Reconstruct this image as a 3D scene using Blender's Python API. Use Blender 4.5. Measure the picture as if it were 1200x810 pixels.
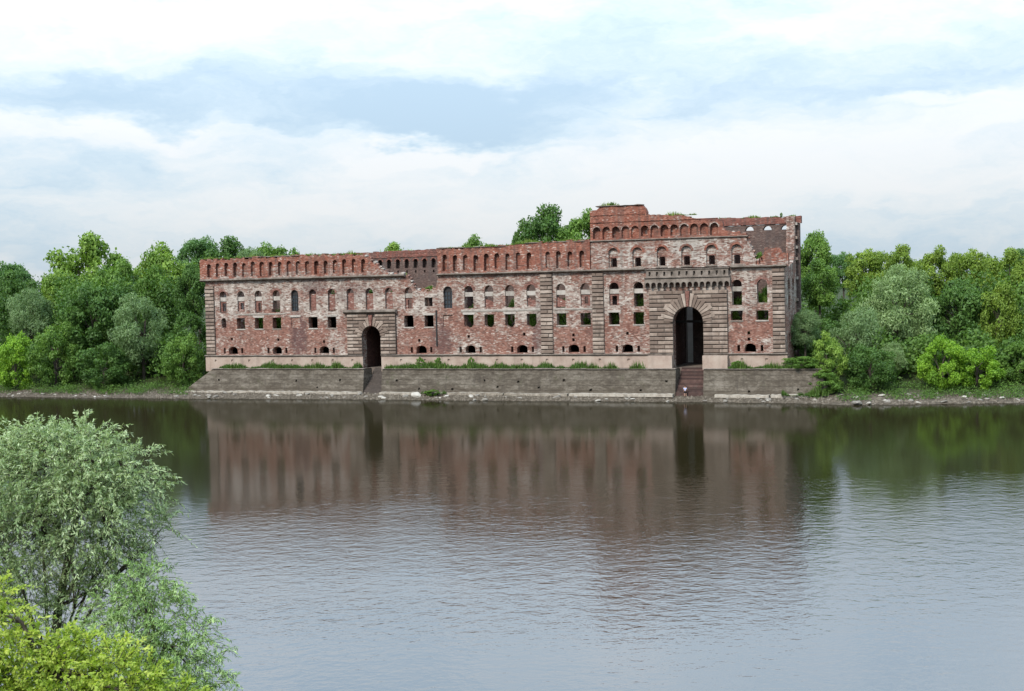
import bpy, bmesh, math, random
import numpy as np
from mathutils import Vector, Matrix, noise
from mathutils.geometry import delaunay_2d_cdt

R = math.radians
rng = random.Random(7)
for o in list(bpy.data.objects): bpy.data.objects.remove(o)
scene = bpy.context.scene
COL = scene.collection

# ------------------------------------------------------------------ camera, sky, sun, exposure
CAM_H = 18.0
cam_d = bpy.data.cameras.new("camera"); cam = bpy.data.objects.new("camera", cam_d); COL.objects.link(cam)
cam_d.sensor_width = 36.0; cam_d.lens = 45.9; cam_d.clip_start = 0.2; cam_d.clip_end = 20000
cam.matrix_world = Matrix.Translation((0, 0, CAM_H)) @ Matrix.Rotation(R(90) - 0.0406, 4, 'X') @ Matrix.Rotation(-0.0209, 4, 'Z')
scene.camera = cam
scene.view_settings.view_transform = 'Standard'; scene.view_settings.look = 'None'
scene.view_settings.exposure = 0.78; scene.view_settings.gamma = 1.0
scene.render.engine = 'CYCLES'
scene.cycles.max_bounces = 6; scene.cycles.diffuse_bounces = 3; scene.cycles.glossy_bounces = 3
scene.cycles.transmission_bounces = 3; scene.cycles.transparent_max_bounces = 4
scene.cycles.caustics_reflective = False; scene.cycles.caustics_refractive = False
scene.cycles.use_denoising = True
SUN_EL, SUN_AZ = 43, 212          # azimuth clockwise from +Y: behind the camera, a little to the left

def nd(nt, kind, **kw):
    n = nt.nodes.new(kind)
    for k, v in kw.items():
        if k.startswith('i_'):
            key = k[2:]
            key = int(key) if key.isdigit() else key.replace('_', ' ')
            if hasattr(v, 'is_output'): nt.links.new(v, n.inputs[key])
            else: n.inputs[key].default_value = v
        else: setattr(n, k, v)
    return n
def math_(nt, op, a, b=None, c=None, clamp=False):
    n = nt.nodes.new('ShaderNodeMath'); n.operation = op; n.use_clamp = clamp
    for i, v in enumerate((a, b, c)):
        if v is None: continue
        if hasattr(v, 'is_output'): nt.links.new(v, n.inputs[i])
        else: n.inputs[i].default_value = v
    return n.outputs[0]
def vmath(nt, op, a, b=None, c=None):
    n = nt.nodes.new('ShaderNodeVectorMath'); n.operation = op
    for i, v in enumerate((a, b, c)):
        if v is None: continue
        if hasattr(v, 'is_output'): nt.links.new(v, n.inputs[i])
        else: n.inputs[i].default_value = v
    return n.outputs['Value'] if op in ('LENGTH', 'DOT_PRODUCT') else n.outputs['Vector']
def mix(nt, f, a, b, mode='MIX'):
    n = nt.nodes.new('ShaderNodeMixRGB'); n.blend_type = mode
    for i, v in enumerate((f, a, b)):
        if hasattr(v, 'is_output'): nt.links.new(v, n.inputs[i])
        elif i == 0: n.inputs[0].default_value = v
        else: n.inputs[i].default_value = (*v, 1)
    return n.outputs[0]
def smooth(nt, v, a, b, lo=0.0, hi=1.0):
    n = nt.nodes.new('ShaderNodeMapRange'); n.interpolation_type = 'SMOOTHSTEP'
    nt.links.new(v, n.inputs[0]); n.inputs[1].default_value = a; n.inputs[2].default_value = b
    n.inputs[3].default_value = lo; n.inputs[4].default_value = hi
    return n.outputs[0]
def ramp(nt, v, stops):
    n = nt.nodes.new('ShaderNodeValToRGB'); nt.links.new(v, n.inputs[0])
    e = n.color_ramp.elements
    while len(e) < len(stops): e.new(0.5)
    for el, (p, c) in zip(e, stops): el.position = p; el.color = (*c, 1) if len(c) == 3 else c
    return n.outputs[0]
def noise_(nt, vec, scale, detail=4, rough=0.55, dist=0.0):
    n = nd(nt, 'ShaderNodeTexNoise'); n.inputs['Scale'].default_value = scale
    n.inputs['Detail'].default_value = detail; n.inputs['Roughness'].default_value = rough
    n.inputs['Distortion'].default_value = dist
    if vec is not None: nt.links.new(vec, n.inputs['Vector'])
    return n.outputs[0]

world = bpy.data.worlds.new("World"); scene.world = world; world.use_nodes = True
nt = world.node_tree; nt.nodes.clear()
sky = nd(nt, 'ShaderNodeTexSky', sky_type='NISHITA', sun_disc=False)
sky.sun_elevation = R(SUN_EL); sky.sun_rotation = R(SUN_AZ); sky.air_density = 1.0; sky.dust_density = 2.0
tc = nd(nt, 'ShaderNodeTexCoord').outputs['Generated']
wob = nd(nt, 'ShaderNodeTexNoise'); wob.inputs['Scale'].default_value = 9.0; wob.inputs['Detail'].default_value = 5; wob.inputs['Roughness'].default_value = 0.6
nt.links.new(vmath(nt, 'MULTIPLY', tc, (1, 1, 2.6)), wob.inputs['Vector'])
off = vmath(nt, 'MULTIPLY', vmath(nt, 'SUBTRACT', wob.outputs['Color'], (0.5, 0.5, 0.5)), (0.16, 0.16, 0.085))
dirv = vmath(nt, 'ADD', tc, off)
st = vmath(nt, 'MULTIPLY', dirv, (1.0, 1.0, 4.0))
big = noise_(nt, vmath(nt, 'ADD', st, (3.1, 1.7, 0.4)), 2.6, 4, 0.5)
fine = noise_(nt, vmath(nt, 'ADD', st, (0.3, 5.2, 2.1)), 8.0, 6, 0.6)
val = math_(nt, 'ADD', math_(nt, 'MULTIPLY', big, 0.9), math_(nt, 'MULTIPLY', fine, 0.95))     # about 0.67 on average
# thinner blue-grey stretches (negative) and bright banks (positive) seen in the photograph
for (cx, cy, cz), (ax, az), wgt in (
        ((-0.22, 0.97, 0.150), (0.26, 0.024), -0.20), ((-0.015, 0.99, 0.127), (0.11, 0.030), -0.36), ((-0.11, 0.99, 0.140), (0.12, 0.022), -0.10),
        ((-0.30, 0.95, 0.092), (0.22, 0.016), -0.12), ((0.20, 0.97, 0.158), (0.24, 0.026), -0.22), ((-0.28, 0.96, 0.120), (0.16, 0.010), 0.16),
        ((0.30, 0.93, 0.130), (0.06, 0.007), 0.22), ((-0.30, 0.94, 0.200), (0.34, 0.040), 0.26), ((-0.06, 0.99, 0.106), (0.09, 0.012), 0.42),
        ((0.05, 0.98, 0.200), (0.20, 0.030), -0.04), ((0.0, 0.99, 0.070), (0.5, 0.035), 0.16), ((0.30, 0.95, 0.095), (0.4, 0.04), 0.14)):
    s = (1 / ax, 0.9, 1 / az)
    dd = vmath(nt, 'MULTIPLY_ADD', dirv, s, (-cx * s[0], -cy * s[1], -cz * s[2]))
    g = smooth(nt, vmath(nt, 'LENGTH', dd), 0.25, 1.25, wgt, 0.0)
    val = math_(nt, 'ADD', val, g)
elz = nd(nt, 'ShaderNodeSeparateXYZ'); nt.links.new(tc, elz.inputs[0])
val = math_(nt, 'ADD', val, smooth(nt, elz.outputs[2], 0.19, 0.42, 0.0, -0.34))      # thinner cloud higher up, as the blue of the near water tells
cov = smooth(nt, val, 0.50, 1.26)
cloudc = ramp(nt, cov, [(0.0, (3.85, 5.08, 6.25)), (0.35, (5.0, 6.05, 6.9)), (0.7, (6.1, 6.7, 7.15)), (1.0, (6.95, 7.15, 7.35))])
skyc = mix(nt, 0.90, sky.outputs[0], cloudc)
cie = math_(nt, 'DIVIDE', math_(nt, 'ADD', 1.0, math_(nt, 'MULTIPLY', math_(nt, 'MAXIMUM', elz.outputs[2], 0.0), 2.8)), 1.34)   # overcast law: the zenith much brighter than the horizon
cc = nd(nt, 'ShaderNodeCombineXYZ'); [nt.links.new(cie, cc.inputs[k]) for k in range(3)]
skyc = vmath(nt, 'MULTIPLY', skyc, cc.outputs[0])
bg = nd(nt, 'ShaderNodeBackground'); nt.links.new(skyc, bg.inputs[0]); bg.inputs[1].default_value = 0.085
wo = nd(nt, 'ShaderNodeOutputWorld'); nt.links.new(bg.outputs[0], wo.inputs[0])

sl = bpy.data.lights.new("sun", 'SUN'); sun = bpy.data.objects.new("sun", sl); COL.objects.link(sun)
sl.energy = 2.3; sl.angle = R(12); sl.color = (1.0, 0.94, 0.86)
sd = Vector((math.sin(R(SUN_AZ)) * math.cos(R(SUN_EL)), math.cos(R(SUN_AZ)) * math.cos(R(SUN_EL)), math.sin(R(SUN_EL))))
sun.rotation_euler = (-sd).to_track_quat('-Z', 'Y').to_euler()

# ------------------------------------------------------------------ helpers
def put(o, parent=None):
    COL.objects.link(o)
    if parent is not None: o.parent = parent
    return o
def tag(o, label=None, cat=None, group=None, kind=None):
    if label: o['label'] = label
    if cat: o['category'] = cat
    if group: o['group'] = group
    if kind: o['kind'] = kind
    return o
def empty(name, loc=(0, 0, 0), rz=0.0, parent=None):
    o = bpy.data.objects.new(name, None); o.location = loc; o.rotation_euler = (0, 0, rz); o.empty_display_size = 0.5
    return put(o, parent)
def mesh(name, V, F, mat=None, parent=None, fix=True, smooth_=False):
    me = bpy.data.meshes.new(name); me.from_pydata([tuple(v) for v in V], [], F)
    if fix:
        bm = bmesh.new(); bm.from_mesh(me); bmesh.ops.recalc_face_normals(bm, faces=bm.faces); bm.to_mesh(me); bm.free()
    if smooth_: me.polygons.foreach_set('use_smooth', [True] * len(me.polygons))
    if mat: me.materials.append(mat)
    return put(bpy.data.objects.new(name, me), parent)
def box(name, x0, x1, y0, y1, z0, z1, mat, parent=None):
    V = [(x, y, z) for x in (x0, x1) for y in (y0, y1) for z in (z0, z1)]
    F = [(0, 1, 3, 2), (4, 6, 7, 5), (0, 4, 5, 1), (2, 3, 7, 6), (0, 2, 6, 4), (1, 5, 7, 3)]
    return mesh(name, V, F, mat, parent)
def quads(name, P, tint, mat, parent=None, per=4):
    """many separate small faces (leaves, blades) as one mesh; P is (n, per, 3)"""
    n = len(P); me = bpy.data.meshes.new(name)
    me.vertices.add(n * per); me.vertices.foreach_set('co', np.ascontiguousarray(P, dtype=np.float32).ravel())
    me.loops.add(n * per); me.loops.foreach_set('vertex_index', np.arange(n * per, dtype=np.int32))
    me.polygons.add(n); me.polygons.foreach_set('loop_start', np.arange(0, n * per, per, dtype=np.int32))
    me.update(calc_edges=True)
    a = me.attributes.new('tint', 'FLOAT', 'FACE'); a.data.foreach_set('value', np.asarray(tint, dtype=np.float32))
    if mat: me.materials.append(mat)
    me.validate()
    if parent is False: return me
    return put(bpy.data.objects.new(name, me), parent)
def inside(pt, loop):
    x, y = pt; c = False; j = len(loop) - 1
    for i in range(len(loop)):
        xi, yi = loop[i]; xj, yj = loop[j]
        if (yi > y) != (yj > y) and x < (xj - xi) * (y - yi) / (yj - yi) + xi: c = not c
        j = i
    return c
def wall(name, outer, holes, d0, thick, mat, parent=None, niches=(), grid=0.0, axis='u', warp=None, rough=0.04, seed=1):
    """a wall slab: outline `outer` in (u, z), front face at depth d0, holes cut right through, niches = (loop, depth) recessed"""
    r = random.Random(seed); pts = []; edges = []
    loops = [outer] + list(holes) + [n[0] for n in niches]
    for L in loops:
        b = len(pts); pts += [Vector(p) for p in L]; edges += [(b + i, b + (i + 1) % len(L)) for i in range(len(L))]
    nb = len(pts)
    if grid:
        us = [p[0] for p in outer]; zs = [p[1] for p in outer]
        u = min(us) + grid * .5
        while u < max(us):
            z = min(zs) + grid * .5
            while z < max(zs):
                pts.append(Vector((u + r.uniform(-.4, .4) * grid, z + r.uniform(-.4, .4) * grid))); z += grid
            u += grid
    V2, E2, F2, ov, oe, of = delaunay_2d_cdt(pts, edges, [], 0, 1e-4)
    bbs = [(min(p[0] for p in L), max(p[0] for p in L), min(p[1] for p in L), max(p[1] for p in L)) for L in loops]
    def isin(k, c):
        bb = bbs[k]
        return bb[0] < c[0] < bb[1] and bb[2] < c[1] < bb[3] and inside(c, loops[k])
    depth = []; nh = len(holes)
    for f in F2:
        c = (sum(V2[i][0] for i in f) / 3, sum(V2[i][1] for i in f) / 3); dd = None
        if isin(0, c):
            dd = 0.0
            for k in range(nh):
                if isin(1 + k, c): dd = None; break
            if dd is not None:
                for k, nn in enumerate(niches):
                    if isin(1 + nh + k, c): dd = nn[1]; break
        depth.append(dd)
    free = [all(i >= nb for i in o) for o in ov]
    jit = [r.uniform(-rough, rough) if fr else 0.0 for fr in free]
    idx = {}; V = []; F = []
    def vid(i, d, j=True):
        k = (i, round(d, 4))
        if k not in idx:
            idx[k] = len(V); u, z = V2[i]; y = d0 + d + (jit[i] if d < thick - 1e-6 else 0)
            p = (u, y, z) if axis == 'u' else (y, u, z)
            V.append(warp(p) if warp else p)
        return idx[k]
    em = {}
    for f, dd in zip(F2, depth):
        if dd is not None:
            F.append(tuple(vid(i, dd) for i in f)); F.append(tuple(vid(i, thick) for i in reversed(f)))
        for a, b in ((f[0], f[1]), (f[1], f[2]), (f[2], f[0])): em.setdefault((min(a, b), max(a, b)), []).append(dd)
    for (a, b), ds in em.items():
        if len(ds) == 1: ds = ds + [None]
        p, q = ds[0], ds[1]
        if p == q: continue
        if p is None: p, q = q, p
        if q is None: q = thick
        F.append((vid(a, p), vid(b, p), vid(b, q), vid(a, q)))
    return mesh(name, V, F, mat, parent)
def arch(uc, w, z0, z1, n=10):
    """round-headed opening, z1 at the crown"""
    r = w / 2; zs = z1 - r
    return [(uc - r, z0), (uc + r, z0)] + [(uc + r * math.cos(math.pi * i / n), zs + r * math.sin(math.pi * i / n)) for i in range(n + 1)]
def seg(uc, w, z0, z1, rise, n=6):
    return [(uc - w / 2, z0), (uc + w / 2, z0)] + [(uc + w / 2 * math.cos(math.pi * i / n), z1 - rise + rise * math.sin(math.pi * i / n)) for i in range(n + 1)]
def rect(u0, u1, z0, z1): return [(u0, z0), (u1, z0), (u1, z1), (u0, z1)]
def ragged(pts, seed, step=0.55, amp=0.16):
    """broken masonry edge: the polyline with brick-sized steps"""
    r = random.Random(seed); out = []
    for (a, b) in zip(pts[:-1], pts[1:]):
        L = math.hypot(b[0] - a[0], b[1] - a[1]); n = max(1, int(L / step)); last = None
        for i in range(n):
            t = i / n; u = a[0] + (b[0] - a[0]) * t; z = a[1] + (b[1] - a[1]) * t
            if out or i:
                z += r.uniform(-amp, amp); uu = u + r.uniform(-.06, .06)
                if last is not None and r.random() < .6: out.append((uu - .02, last))
                out.append((uu, z)); last = z
            else: out.append((u, z)); last = z
    out.append(pts[-1])
    return out
def block(name, poly, df, db, mat, parent, inset=0.05):
    """one stone with chamfered edges; poly in (u, z)"""
    n = len(poly); cu = sum(p[0] for p in poly) / n; cz = sum(p[1] for p in poly) / n
    su = max(p[0] for p in poly) - min(p[0] for p in poly); sz = max(p[1] for p in poly) - min(p[1] for p in poly)
    ku, kz = 1 - 2 * inset / max(su, .2), 1 - 2 * inset / max(sz, .2)
    V = [(u, db, z) for u, z in poly] + [(u, df + inset, z) for u, z in poly] + [(cu + (u - cu) * ku, df, cz + (z - cz) * kz) for u, z in poly]
    F = [tuple(range(2 * n, 3 * n))]
    for i in range(n):
        j = (i + 1) % n
        F += [(i, j, n + j, n + i), (n + i, n + j, 2 * n + j, 2 * n + i)]
    return mesh(name, V, F, mat, parent)
def strip(name, u0, u1, dfront, dback, z0, z1, mat, parent, seed=0, wear=0.05, step=1.3):
    """a cornice or ledge: one long moulded course with worn, uneven front edge"""
    r = random.Random(seed); n = max(2, int((u1 - u0) / step)); V = []; F = []
    for i in range(n + 1):
        u = u0 + (u1 - u0) * i / n; a = r.uniform(-wear, wear); b = r.uniform(-wear, wear) * .6; h = z1 - z0
        V += [(u, dback, z0), (u, dfront * .45 + dback * .55 + a, z0 + .02), (u, dfront + a, z0 + h * .45), (u, dfront + a, z1 - .04 + b), (u, dback, z1 + .01 + b)]
    for i in range(n):
        for k in range(5):
            a = i * 5 + k; b = i * 5 + (k + 1) % 5
            F.append((a, b, b + 5, a + 5))
    F += [tuple(range(5)), tuple(range(n * 5, n * 5 + 5))]
    return mesh(name, V, F, mat, parent)
def tube(pts, rads, n=6):
    V = []; F = []
    for k, (p, r) in enumerate(zip(pts, rads)):
        p = Vector(p); q = Vector(pts[min(k + 1, len(pts) - 1)]) - Vector(pts[max(k - 1, 0)])
        q.normalize(); x = q.cross(Vector((0.31, 0.93, 0.2))).normalized(); y = q.cross(x)
        for i in range(n):
            a = 2 * math.pi * i / n; V.append(p + x * (r * math.cos(a)) + y * (r * math.sin(a)))
    for k in range(len(pts) - 1):
        for i in range(n):
            j = (i + 1) % n; F.append((k * n + i, k * n + j, k * n + n + j, k * n + n + i))
    return V, F
def join_geo(parts):
    V = []; F = []
    for v, f in parts:
        b = len(V); V += list(v); F += [tuple(i + b for i in q) for q in f]
    return V, F

# ------------------------------------------------------------------ materials
def new_mat(name):
    m = bpy.data.materials.new(name); m.use_nodes = True; t = m.node_tree; t.nodes.clear()
    out = nd(t, 'ShaderNodeOutputMaterial'); b = nd(t, 'ShaderNodeBsdfPrincipled')
    b.inputs['Roughness'].default_value = 0.9; b.inputs['Specular IOR Level'].default_value = 0.2
    t.links.new(b.outputs[0], out.inputs[0])
    return m, t, b
def bump(t, b, h, dist, strength=1.0):
    n = nd(t, 'ShaderNodeBump'); n.inputs['Distance'].default_value = dist; n.inputs['Strength'].default_value = strength
    t.links.new(h, n.inputs['Height']); t.links.new(n.outputs[0], b.inputs['Normal'])
def bricks(t, vec, w, h, mortar=0.0):
    n = nd(t, 'ShaderNodeTexBrick'); t.links.new(vec, n.inputs['Vector'])
    n.inputs['Color1'].default_value = (0, 0, 0, 1); n.inputs['Color2'].default_value = (1, 1, 1, 1); n.inputs['Mortar'].default_value = (.5, .5, .5, 1)
    n.inputs['Scale'].default_value = 1.0; n.inputs['Mortar Size'].default_value = mortar
    n.inputs['Brick Width'].default_value = w; n.inputs['Row Height'].default_value = h
    return n
def masonry(name, plaster, reds, pales, zr=None, stain=0.45, dash=0.10, soot=0.0, damp=()):
    """weathered brick with patches of plaster and lime. plaster: amount or list of (z, amount)"""
    m, t, b = new_mat(name)
    oc = nd(t, 'ShaderNodeTexCoord').outputs['Object']
    sp = nd(t, 'ShaderNodeSeparateXYZ'); t.links.new(oc, sp.inputs[0])
    x = math_(t, 'ADD', sp.outputs[0], sp.outputs[1]); z = sp.outputs[2]
    cb = nd(t, 'ShaderNodeCombineXYZ'); t.links.new(x, cb.inputs[0]); t.links.new(z, cb.inputs[1]); v2 = cb.outputs[0]
    b1 = bricks(t, v2, .46, .16).outputs[0]; b2 = bricks(t, vmath(t, 'ADD', v2, (.37, .11, 0)), .80, .33).outputs[0]
    b3 = bricks(t, vmath(t, 'ADD', v2, (.12, .07, 0)), .34, .17).outputs[0]
    n1 = noise_(t, oc, .13, 8, .66, .5); n2 = noise_(t, oc, .85, 6, .65); n3 = noise_(t, vmath(t, 'MULTIPLY', oc, (1, 1, 1.9)), 2.6, 5, .65)
    if isinstance(plaster, (list, tuple)):
        lo, hi = plaster[0][0], plaster[-1][0]
        zz = math_(t, 'DIVIDE', math_(t, 'SUBTRACT', z, lo), hi - lo, clamp=True)
        am = ramp(t, zz, [((q - lo) / (hi - lo), (a, a, a)) for q, a in plaster])
    else: am = plaster
    s = math_(t, 'ADD', math_(t, 'MULTIPLY', math_(t, 'ADD', math_(t, 'MULTIPLY', math_(t, 'SUBTRACT', n1, .5), 1.5), .5), 1.5), math_(t, 'MULTIPLY', n2, .7))
    s = math_(t, 'ADD', s, math_(t, 'MULTIPLY', math_(t, 'SUBTRACT', b1, .5), .42))
    s = math_(t, 'ADD', s, math_(t, 'MULTIPLY', math_(t, 'SUBTRACT', n3, .5), .75))
    s = math_(t, 'ADD', s, math_(t, 'MULTIPLY', math_(t, 'SUBTRACT', b2, .5), .20))
    s = math_(t, 'ADD', s, am)
    pf = smooth(t, s, 1.26, 1.94)
    rv = math_(t, 'ADD', math_(t, 'MULTIPLY', b3, .45), math_(t, 'MULTIPLY', n2, .75))
    rc = ramp(t, rv, [(.15, reds[0]), (.5, reds[1]), (.85, reds[2])])
    pv = math_(t, 'ADD', math_(t, 'MULTIPLY', b2, .35), math_(t, 'MULTIPLY', n3, .8))
    pc = ramp(t, pv, [(.2, pales[0]), (.55, pales[1]), (.9, pales[2])])
    c = mix(t, pf, rc, pc)
    c = mix(t, math_(t, 'MULTIPLY', smooth(t, math_(t, 'ADD', b3, math_(t, 'MULTIPLY', n3, .3)), 1.14 - dash, 1.17 - dash), smooth(t, n2, .42, .66, .05, .75)), c, pales[2])
    c = mix(t, math_(t, 'MULTIPLY', smooth(t, math_(t, 'ADD', math_(t, 'SUBTRACT', 1.0, b1), math_(t, 'MULTIPLY', n3, .3)), 1.04, 1.06), .55), c, (.09, .06, .05))
    sv = vmath(t, 'MULTIPLY', oc, (.9, .9, .10)); st = noise_(t, sv, 1.0, 5, .6)
    c = mix(t, math_(t, 'MULTIPLY', smooth(t, st, .52, .72), stain), c, (.085, .07, .06))
    led = math_(t, 'MULTIPLY', smooth(t, z, 17.6, 21.0), smooth(t, noise_(t, vmath(t, 'MULTIPLY', oc, (1.3, 1.3, .05)), 1.0, 4, .6), .46, .62))     # run-off below the cornice
    c = mix(t, math_(t, 'MULTIPLY', led, .42 if stain > .4 else .15), c, (.10, .075, .065))
    for (du, dz, ru, rz, amt) in damp:
        dv = vmath(t, 'MULTIPLY_ADD', oc, (1 / ru, 0, 1 / rz), (-du / ru, 0, -dz / rz)); dl = math_(t, 'ADD', vmath(t, 'LENGTH', dv), math_(t, 'MULTIPLY', math_(t, 'SUBTRACT', n2, .5), 1.6))
        c = mix(t, smooth(t, dl, .4, 1.2, amt, 0.0), c, (.075, .045, .048))
    if soot: c = mix(t, math_(t, 'MULTIPLY', smooth(t, n1, .35, .6), soot), c, (.07, .06, .058))
    if zr: c = mix(t, smooth(t, math_(t, 'ADD', z, math_(t, 'MULTIPLY', n2, 1.0)), zr, zr + .7), c, rc)
    t.links.new(c, b.inputs['Base Color'])
    bump(t, b, math_(t, 'ADD', math_(t, 'MULTIPLY', b1, .6), math_(t, 'ADD', n3, math_(t, 'MULTIPLY', pf, .8))), .07)
    return m
REDS = ((.108, .052, .040), (.205, .096, .072), (.310, .172, .132))
REDS2 = ((.118, .044, .031), (.232, .082, .054), (.325, .148, .104))
PALE = ((.235, .19, .16), (.37, .315, .272), (.56, .50, .445))
M_wall = masonry('weathered_brick', [(7, .40), (9.0, .30), (12, .18), (14.3, .42), (16.2, .60), (18, .62), (18.8, .42), (20, .44), (21.3, .42)], REDS, PALE,
    damp=((19.2, 11, 2.0, 4.5, .62), (47.2, 10, 2.2, 4.0, .5), (22.5, 20, 3, 2.2, .4), (64.8, 11.5, 1.2, 6, .45), (75, 12, 1.6, 7, .3), (30, 18.5, 6, 2.2, .28)))
M_par = masonry('red_brick', [(21.4, .34), (22.6, .16), (24.4, -.05), (26, .05)], REDS2, PALE, stain=.5, dash=.10, soot=.07)
M_tower = masonry('plastered_brick', .50, REDS, ((.27, .24, .205), (.42, .375, .33), (.52, .475, .43)), stain=.35)
M_attic = masonry('attic_brick', -.08, REDS2, PALE, stain=.5, dash=.09, soot=.07)
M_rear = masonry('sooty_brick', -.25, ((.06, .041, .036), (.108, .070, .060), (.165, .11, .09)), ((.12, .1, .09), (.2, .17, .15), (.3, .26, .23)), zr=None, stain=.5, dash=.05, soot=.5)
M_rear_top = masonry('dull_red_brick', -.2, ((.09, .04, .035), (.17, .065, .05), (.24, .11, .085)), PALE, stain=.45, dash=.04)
M_infill = masonry('infill_brick', .06, ((.10, .05, .042), (.185, .085, .066), (.27, .14, .115)), PALE, stain=.4)
M_blind = masonry('pale_infill', .45, REDS, PALE, stain=.3)
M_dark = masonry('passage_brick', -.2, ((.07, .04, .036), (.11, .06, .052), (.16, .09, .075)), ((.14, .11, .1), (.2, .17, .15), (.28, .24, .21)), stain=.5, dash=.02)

def stone(name, c0, c1, c2, scale=1.2, rnd=.3, stain=.4, bd=.03):
    m, t, b = new_mat(name)
    oc = nd(t, 'ShaderNodeTexCoord').outputs['Object']; oi = nd(t, 'ShaderNodeObjectInfo').outputs['Random']
    v = math_(t, 'ADD', math_(t, 'MULTIPLY', noise_(t, oc, scale, 6, .65), 1.0 - rnd * .5), math_(t, 'MULTIPLY', math_(t, 'SUBTRACT', oi, .5), rnd))
    c = ramp(t, v, [(.28, c0), (.5, c1), (.75, c2)])
    st = noise_(t, vmath(t, 'MULTIPLY', oc, (1.1, 1.1, .16)), 1.0, 5, .65)
    c = mix(t, math_(t, 'MULTIPLY', smooth(t, st, .5, .72), stain), c, (.075, .065, .055))
    t.links.new(c, b.inputs['Base Color']); bump(t, b, noise_(t, oc, 4.0, 5, .6), bd)
    return m
M_stone = stone('rusticated_stone', (.17, .125, .10), (.29, .225, .183), (.42, .345, .29), 1.0, .5, .45)
M_joint = stone('joint_mortar', (.05, .042, .037), (.08, .065, .056), (.11, .09, .08), 1.5, 0)
M_corn = stone('cornice_stone', (.10, .085, .07), (.20, .165, .14), (.33, .285, .245), .8, 0, .55)
M_plinth = stone('plinth_sandstone', (.25, .18, .145), (.37, .285, .235), (.45, .38, .32), .35, 0, .3)
M_lime = stone('pale_limestone', (.26, .23, .20), (.40, .36, .32), (.50, .46, .42), 1.2, .2, .3)
M_ret = stone('retaining_concrete', (.070, .056, .043), (.140, .116, .090), (.250, .215, .175), .55, 0, .72)
def quay_mat():
    m, t, b = new_mat('quay_concrete'); oc = nd(t, 'ShaderNodeTexCoord').outputs['Object']; sp = nd(t, 'ShaderNodeSeparateXYZ'); t.links.new(oc, sp.inputs[0])
    n1 = noise_(t, vmath(t, 'MULTIPLY', oc, (.35, .35, .9)), 1.0, 7, .68); n2 = noise_(t, vmath(t, 'MULTIPLY', oc, (1, 1, 2.2)), 1.6, 6, .7)
    c = ramp(t, math_(t, 'ADD', math_(t, 'MULTIPLY', n1, .6), math_(t, 'MULTIPLY', n2, .45)), [(.34, (.045, .036, .028)), (.5, (.100, .083, .064)), (.66, (.21, .183, .15))])
    cb = nd(t, 'ShaderNodeCombineXYZ'); t.links.new(sp.outputs[0], cb.inputs[0]); t.links.new(sp.outputs[2], cb.inputs[1])
    bb = bricks(t, cb.outputs[0], 3.4, .85, .012); c = mix(t, math_(t, 'MULTIPLY', bb.outputs[0], .16), c, (.07, .058, .047)); c = mix(t, math_(t, 'MULTIPLY', bb.outputs['Fac'], .3), c, (.05, .042, .034))
    tide = smooth(t, math_(t, 'ADD', sp.outputs[2], math_(t, 'MULTIPLY', n1, 2.2)), 2.7, 3.5, .55, 0.0); c = mix(t, tide, c, (.075, .06, .045))       # flood mark
    moss = smooth(t, noise_(t, oc, .5, 5, .7), .58, .72, 0, .5); c = mix(t, moss, c, (.07, .075, .035))
    st = noise_(t, vmath(t, 'MULTIPLY', oc, (1.4, 1.4, .12)), 1.0, 5, .65); c = mix(t, smooth(t, st, .54, .70, 0, .5), c, (.06, .05, .042))
    t.links.new(c, b.inputs['Base Color']); bump(t, b, math_(t, 'ADD', n2, math_(t, 'MULTIPLY', bb.outputs['Fac'], -.6)), .08)
    return m
M_ret = quay_mat()
M_kerb = stone('pale_kerb', (.20, .17, .135), (.34, .30, .25), (.48, .435, .375), 1.4, .2, .45)
M_slab = stone('floor_rubble', (.09, .075, .065), (.15, .12, .10), (.22, .18, .15), .8, 0)
M_step = stone('stair_stone', (.055, .034, .03), (.095, .056, .048), (.16, .10, .085), 1.6, .5, .5)
M_render = stone('pale_render', (.48, .47, .45), (.60, .59, .57), (.70, .69, .67), .5, 0, .15)
M_rock = stone('shore_stone', (.20, .18, .155), (.34, .31, .27), (.50, .47, .42), 1.5, .6, .1, .05)
M_dirt = stone('debris', (.06, .046, .035), (.11, .09, .068), (.22, .19, .155), 1.1, .6, .1, .05)
m_, t_, b_ = new_mat('dark_iron'); b_.inputs['Base Color'].default_value = (.03, .028, .028, 1); b_.inputs['Roughness'].default_value = .6; M_iron = m_
m_, t_, b_ = new_mat('old_glass'); b_.inputs['Base Color'].default_value = (.035, .045, .055, 1); b_.inputs['Roughness'].default_value = .25; b_.inputs['Specular IOR Level'].default_value = .5; M_glass = m_
M_beam = stone('black_timber', (.008, .007, .006), (.012, .01, .009), (.02, .017, .015), 3, 0)
M_wood = stone('dark_timber', (.04, .032, .026), (.06, .048, .04), (.09, .072, .06), 3, 0)

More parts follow.
